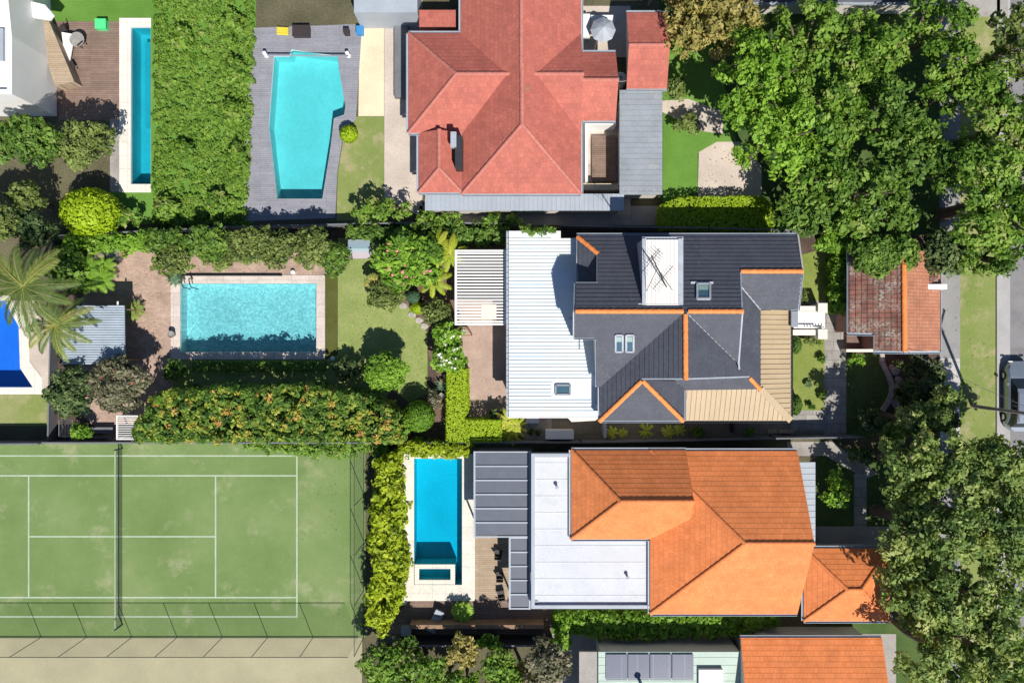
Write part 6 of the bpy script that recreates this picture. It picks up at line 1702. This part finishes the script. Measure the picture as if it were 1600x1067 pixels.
NB = [  # x, y, rx, ry, h, mat, label
 (48, 222, 70, 44, 5.0, 'lf_tree', 'large green tree below the white house and mauve patio'),
 (135, 228, 50, 44, 4.0, 'lf_olive', 'yellow-green tree with pale blossoms beside the lap pool end'),
 (46, 310, 40, 26, 3.6, 'lf_olive', 'olive tree between the big green tree and the palms'),
 (-5, 350, 42, 40, 5.0, 'lf_olive', 'grey-green tree cut by the photo edge above the palms'),
 (58, 362, 44, 34, 4.0, 'lf_dark', 'dark tree above the crown of the larger palm'),
 (195, 340, 40, 16, 2.0, 'lf_cover', 'low green shrub mass below the lap pool'),
 (1112, 22, 62, 62, 6.0, 'lf_wattle', 'golden-green wattle tree at the top behind the red garage'),
 (1135, 68, 30, 26, 4.5, 'lf_cover', 'mid green tree tucked under the golden wattle'),
 (1052, 66, 22, 26, 1.8, 'lf_cover', 'small green shrub beside the red garage'),
 (1050, 140, 20, 22, 1.8, 'lf_olive', 'olive shrub beside the grey outbuilding roof'),
 (1070, 195, 24, 16, 1.4, 'lf_olive', 'low olive shrubs along the front path'),
 (1185, 130, 62, 62, 8.5, 'lf_bright', 'big bright green tree above the pink driveway'),
 (1205, 215, 58, 56, 8.0, 'lf_bright', 'big bright green tree beside the pink driveway'),
 (1262, 72, 56, 60, 8.0, 'lf_cover', 'green tree between the golden wattle and the street trees'),
 (1290, 170, 52, 58, 8.0, 'lf_cover', 'green tree in the heart of the front yard trees'),
 (1345, 95, 48, 58, 8.0, 'lf_cover', 'green tree in the upper part of the front yard trees'),
 (1378, 190, 50, 56, 7.5, 'lf_tree', 'green tree with bare grey twigs near the street'),
 (1455, 55, 50, 48, 8.0, 'lf_cover', 'tree with rounded crown at the top beside the driveway slab'),
 (1500, 130, 56, 48, 8.0, 'lf_cover', 'tree with yellowing edge facing the street at the top'),
 (1440, 250, 50, 50, 7.0, 'lf_tree', 'street side tree above the shaded driveway'),
 (1250, 335, 36, 28, 5.2, 'lf_tree', 'dark green tree just past the end of the lime hedge'),
 (1325, 345, 40, 24, 5.2, 'lf_cover', 'green tree against the boundary above the garage trees'),
 (1392, 335, 34, 32, 5.4, 'lf_tree', 'green tree at the boundary nearest the street'),
 (640, 1005, 26, 14, 2.6, 'lf_tree', 'dark green bush under the storage box at the bottom'),
 (768, 1000, 24, 12, 2.2, 'lf_bright', 'bright bush pressed against the dark fence at the bottom'),
 (700, 1060, 26, 20, 2.8, 'lf_tree', 'dark green bush at the bottom edge between two bright bushes'),
 (815, 1058, 30, 22, 3.2, 'lf_wattle', 'yellow tinged bush beside the grey-leaved tree'),
 (610, 1062, 40, 18, 2.6, 'lf_bright', 'bright bush at the very bottom beside the sandy yard'),
 (875, 998, 18, 12, 1.8, 'lf_bright', 'small bright bush at the corner of the porch path'),
 (1280, 268, 50, 44, 6.5, 'lf_cover', 'green tree above the clipped lime hedge'),
 (1345, 300, 52, 46, 6.5, 'lf_tree', 'green tree nearest the front boundary'),
 (1585, 70, 46, 60, 9.0, 'lf_olive', 'grey-green street tree at the top corner'),
 (1580, 190, 70, 70, 9.5, 'lf_cover', 'huge grey-green street tree overhanging the road'),
 (1560, 310, 76, 76, 9.5, 'lf_cover', 'huge green street tree above the brown verge'),
 (1640, 330, 60, 70, 9.5, 'lf_cover', 'street tree mostly beyond the photo edge'),
 (1545, 400, 46, 30, 6.0, 'lf_tree', 'lowest bough of the street trees above the verge'),
 (1425, 730, 48, 44, 8.5, 'lf_gum', 'olive gum tree below the front corner'),
 (1505, 725, 56, 44, 8.5, 'lf_gum', 'olive gum tree beside the footpath below the car'),
 (1580, 740, 54, 50, 8.5, 'lf_gum', 'olive gum tree over the road at the photo edge'),
 (1440, 830, 56, 54, 9.0, 'lf_gum', 'olive gum tree shading the small orange roof'),
 (1530, 820, 60, 56, 9.5, 'lf_gum', 'tallest olive gum tree in the lower corner'),
 (1600, 860, 50, 60, 9.0, 'lf_gum', 'gum tree cut off by the photo edge'),
 (1440, 920, 58, 50, 8.5, 'lf_gum', 'spreading gum tree beside the dusty orange roof'),
 (1530, 935, 60, 56, 9.0, 'lf_gum', 'gum tree in the middle of the lower corner'),
 (1465, 1015, 62, 52, 8.5, 'lf_gum', 'gum tree at the bottom edge beside the orange roof'),
 (1560, 1035, 62, 56, 8.5, 'lf_gum', 'gum tree in the very bottom corner'),
 (1302, 768, 24, 34, 2.0, 'lf_bright', 'bright green bush beside the silver side roof'),
 (1345, 712, 26, 14, 2.0, 'lf_dark', 'dark bush above the shaded path junction'),
 (598, 1032, 48, 30, 3.5, 'lf_cover', 'green bush at the bottom beside the sandy yard'),
 (660, 1042, 42, 34, 3.5, 'lf_cover', 'green bush at the bottom below the blue pool'),
 (722, 1015, 30, 26, 3.2, 'lf_wattle', 'golden brown bush at the bottom under the dark deck'),
 (728, 1062, 44, 20, 2.4, 'lf_bright', 'bright low bush at the very bottom edge'),
 (785, 1040, 36, 36, 4.0, 'lf_cover', 'green bush between the golden bush and grey foliage'),
 (850, 1032, 44, 40, 4.5, 'lf_grey', 'grey-leaved tree at the bottom beside the porch roof'),
 (590, 332, 70, 20, 2.2, 'lf_cover', 'green shrubs below the paved side of the red roofed house'),
 (690, 344, 60, 14, 1.8, 'lf_cover', 'green shrubs below the grey lean-to roof'),
 (790, 346, 50, 10, 1.6, 'lf_cover', 'thin green shrubs under the lean-to near the white roof'),
]
for i, (x, y, rx, ry, h, mt, lb) in enumerate(NB):
    big = h > 5
    tree('tree' if h > 3 else 'shrub', lb, 'tree' if h > 3 else 'shrub', x, y, rx*(1.1 if big else 1), ry*(1.1 if big else 1), h, mt, .2 if big else .17, .95, .42 if big else .28, lobed=big, group='trees of the neighbouring gardens' if h > 3 else None,
         gap=.22 if big else .06, tvar=.16, nl=(15 if big else None))
ball('clipped_shrub', 'round yellow-green ball tree above the terrace fence', 'shrub', 143, 332, 46, 3.4, 'lf_lime', .17, ry=38, tbase=.4, tvar=.12)
ball('clipped_shrub', 'small lime ball in the yard beside the eight-sided pool', 'shrub', 545, 210, 14, 1.2, 'lf_lime', .12, tbase=.35)
clip_hedge('clipped_hedge', 'broad rounded lime hedge above the charcoal roof', 'hedge', [(1032, 322), (1060, 308), (1190, 306), (1208, 318), (1212, 362), (1030, 356)], 1.3, 'lf_lime', .13, tbase=.2)
hedge('bamboo_hedge', 'wavy lime-yellow hedge between the court and the blue pool', 'hedge', [(586, 724), (614, 714), (621, 760), (622, 850), (631, 900), (618, 955), (595, 995), (574, 975), (572, 940), (585, 900), (577, 840), (583, 780)], 3.4, 'lf_yellow', .22, .36, .95, .25, tvar=.2, tbase=.5)
hedge('clipped_hedge', 'lime hedge overhanging the top of the blue pool', 'hedge', [(622, 694), (736, 694), (730, 712), (690, 716), (622, 708)], 2.0, 'lf_yellow', .16, .26, 1.0, .2, tbase=.4)
hedge('side_hedge', 'bright green hedge under the orange roof eaves at the bottom', 'hedge', [(870, 962), (1212, 962), (1214, 982), (1160, 992), (1010, 1002), (940, 996), (872, 990)], 1.6, 'lf_bright', .18, .28, .95, .25, tbase=.42)
hedge('creeper', 'straggling green creeper on the court side of the flowering hedge', 'hedge', [(380, 690), (600, 690), (596, 706), (520, 712), (440, 708), (390, 700)], 1.5, 'lf_cover', .18, .26, .9, .3)


# ---- small truths: pool skimmer lids, floor drains, scattered fallen leaves
for th_, pts, nm in ((bpy.data.objects['swimming_pool'], ((400, 556), ), 'skimmer_lid'),):
    for x, y in pts:
        mb = MB(); c = W(x, y); mb.lathe((c.x, c.y, .061), [(.14, 0), (.14, .012), (0, .014)], 18); mb.build(nm, M['white'], th_)
def litter(name, label, poly, n, z, mat, size=.07):
    P2 = poly_points(pw(poly), n); C = np.column_stack([P2, np.full(n, z)])
    N = unit(rng.normal(size=(n, 3))*.25 + np.array([0, 0, 1.0]))
    tag(leaf_mesh(name, C, N, size*rng.uniform(.6, 1.5, n), rng.random(n), M[mat], None, 1.6), label, 'leaves', kind='stuff')
leafset('lf_litter', (0.16, 0.09, 0.04), (0.30, 0.19, 0.08), (0.45, 0.36, 0.14))
litter('fallen_leaves', 'fallen leaves scattered over the brick terrace by the pool', [(190, 385), (262, 385), (262, 560), (190, 540)], 60, .03, 'lf_litter')
litter('fallen_leaves', 'fallen leaves along the brick strip above the pool', [(262, 410), (500, 410), (500, 428), (262, 428)], 60, .03, 'lf_litter')
litter('fallen_leaves', 'fallen leaves on the pink terrace', [(735, 510), (770, 510), (790, 640), (735, 640)], 25, .03, 'lf_litter', .05)
litter('fallen_leaves', 'brown leaves on the rear lawn below the round tree', [(535, 410), (590, 430), (660, 510), (660, 600), (560, 600)], 160, .035, 'lf_litter', .055)
litter('fallen_leaves', 'leaves on the stone path and shaded lawn', [(1292, 540), (1375, 556), (1380, 660), (1292, 668)], 160, .045, 'lf_litter', .07)
litter('fallen_leaves', 'leaves blown onto the footpath and grass verge', [(1472, 450), (1552, 450), (1552, 660), (1472, 660)], 70, .03, 'lf_litter', .07)
litter('fallen_leaves', 'leaves scattered along the hedge end of the tennis court', [(480, 700), (566, 700), (566, 990), (520, 990)], 90, .03, 'lf_litter', .07)
litter('fallen_leaves', 'leaves on the pink driveway below the big green trees', [(1094, 226), (1186, 226), (1186, 310), (1094, 310)], 50, .03, 'lf_litter', .08)

fence('fence', 'grey fence casting a dark band on the grass below the royal blue pool', [(-300, 690), (82, 688.5)], 1.7)
mb = MB(); mb.pbox(711, 212, 722, 262, 3.2, 4.5); lw_ = mb.build('light_well', M['dark_metal'], RH)
mb = MB(); mb.pbox(704, 206, 713, 230, 4.2, 4.62); mb.build('flashing', M['light_grey_metal'], lw_)
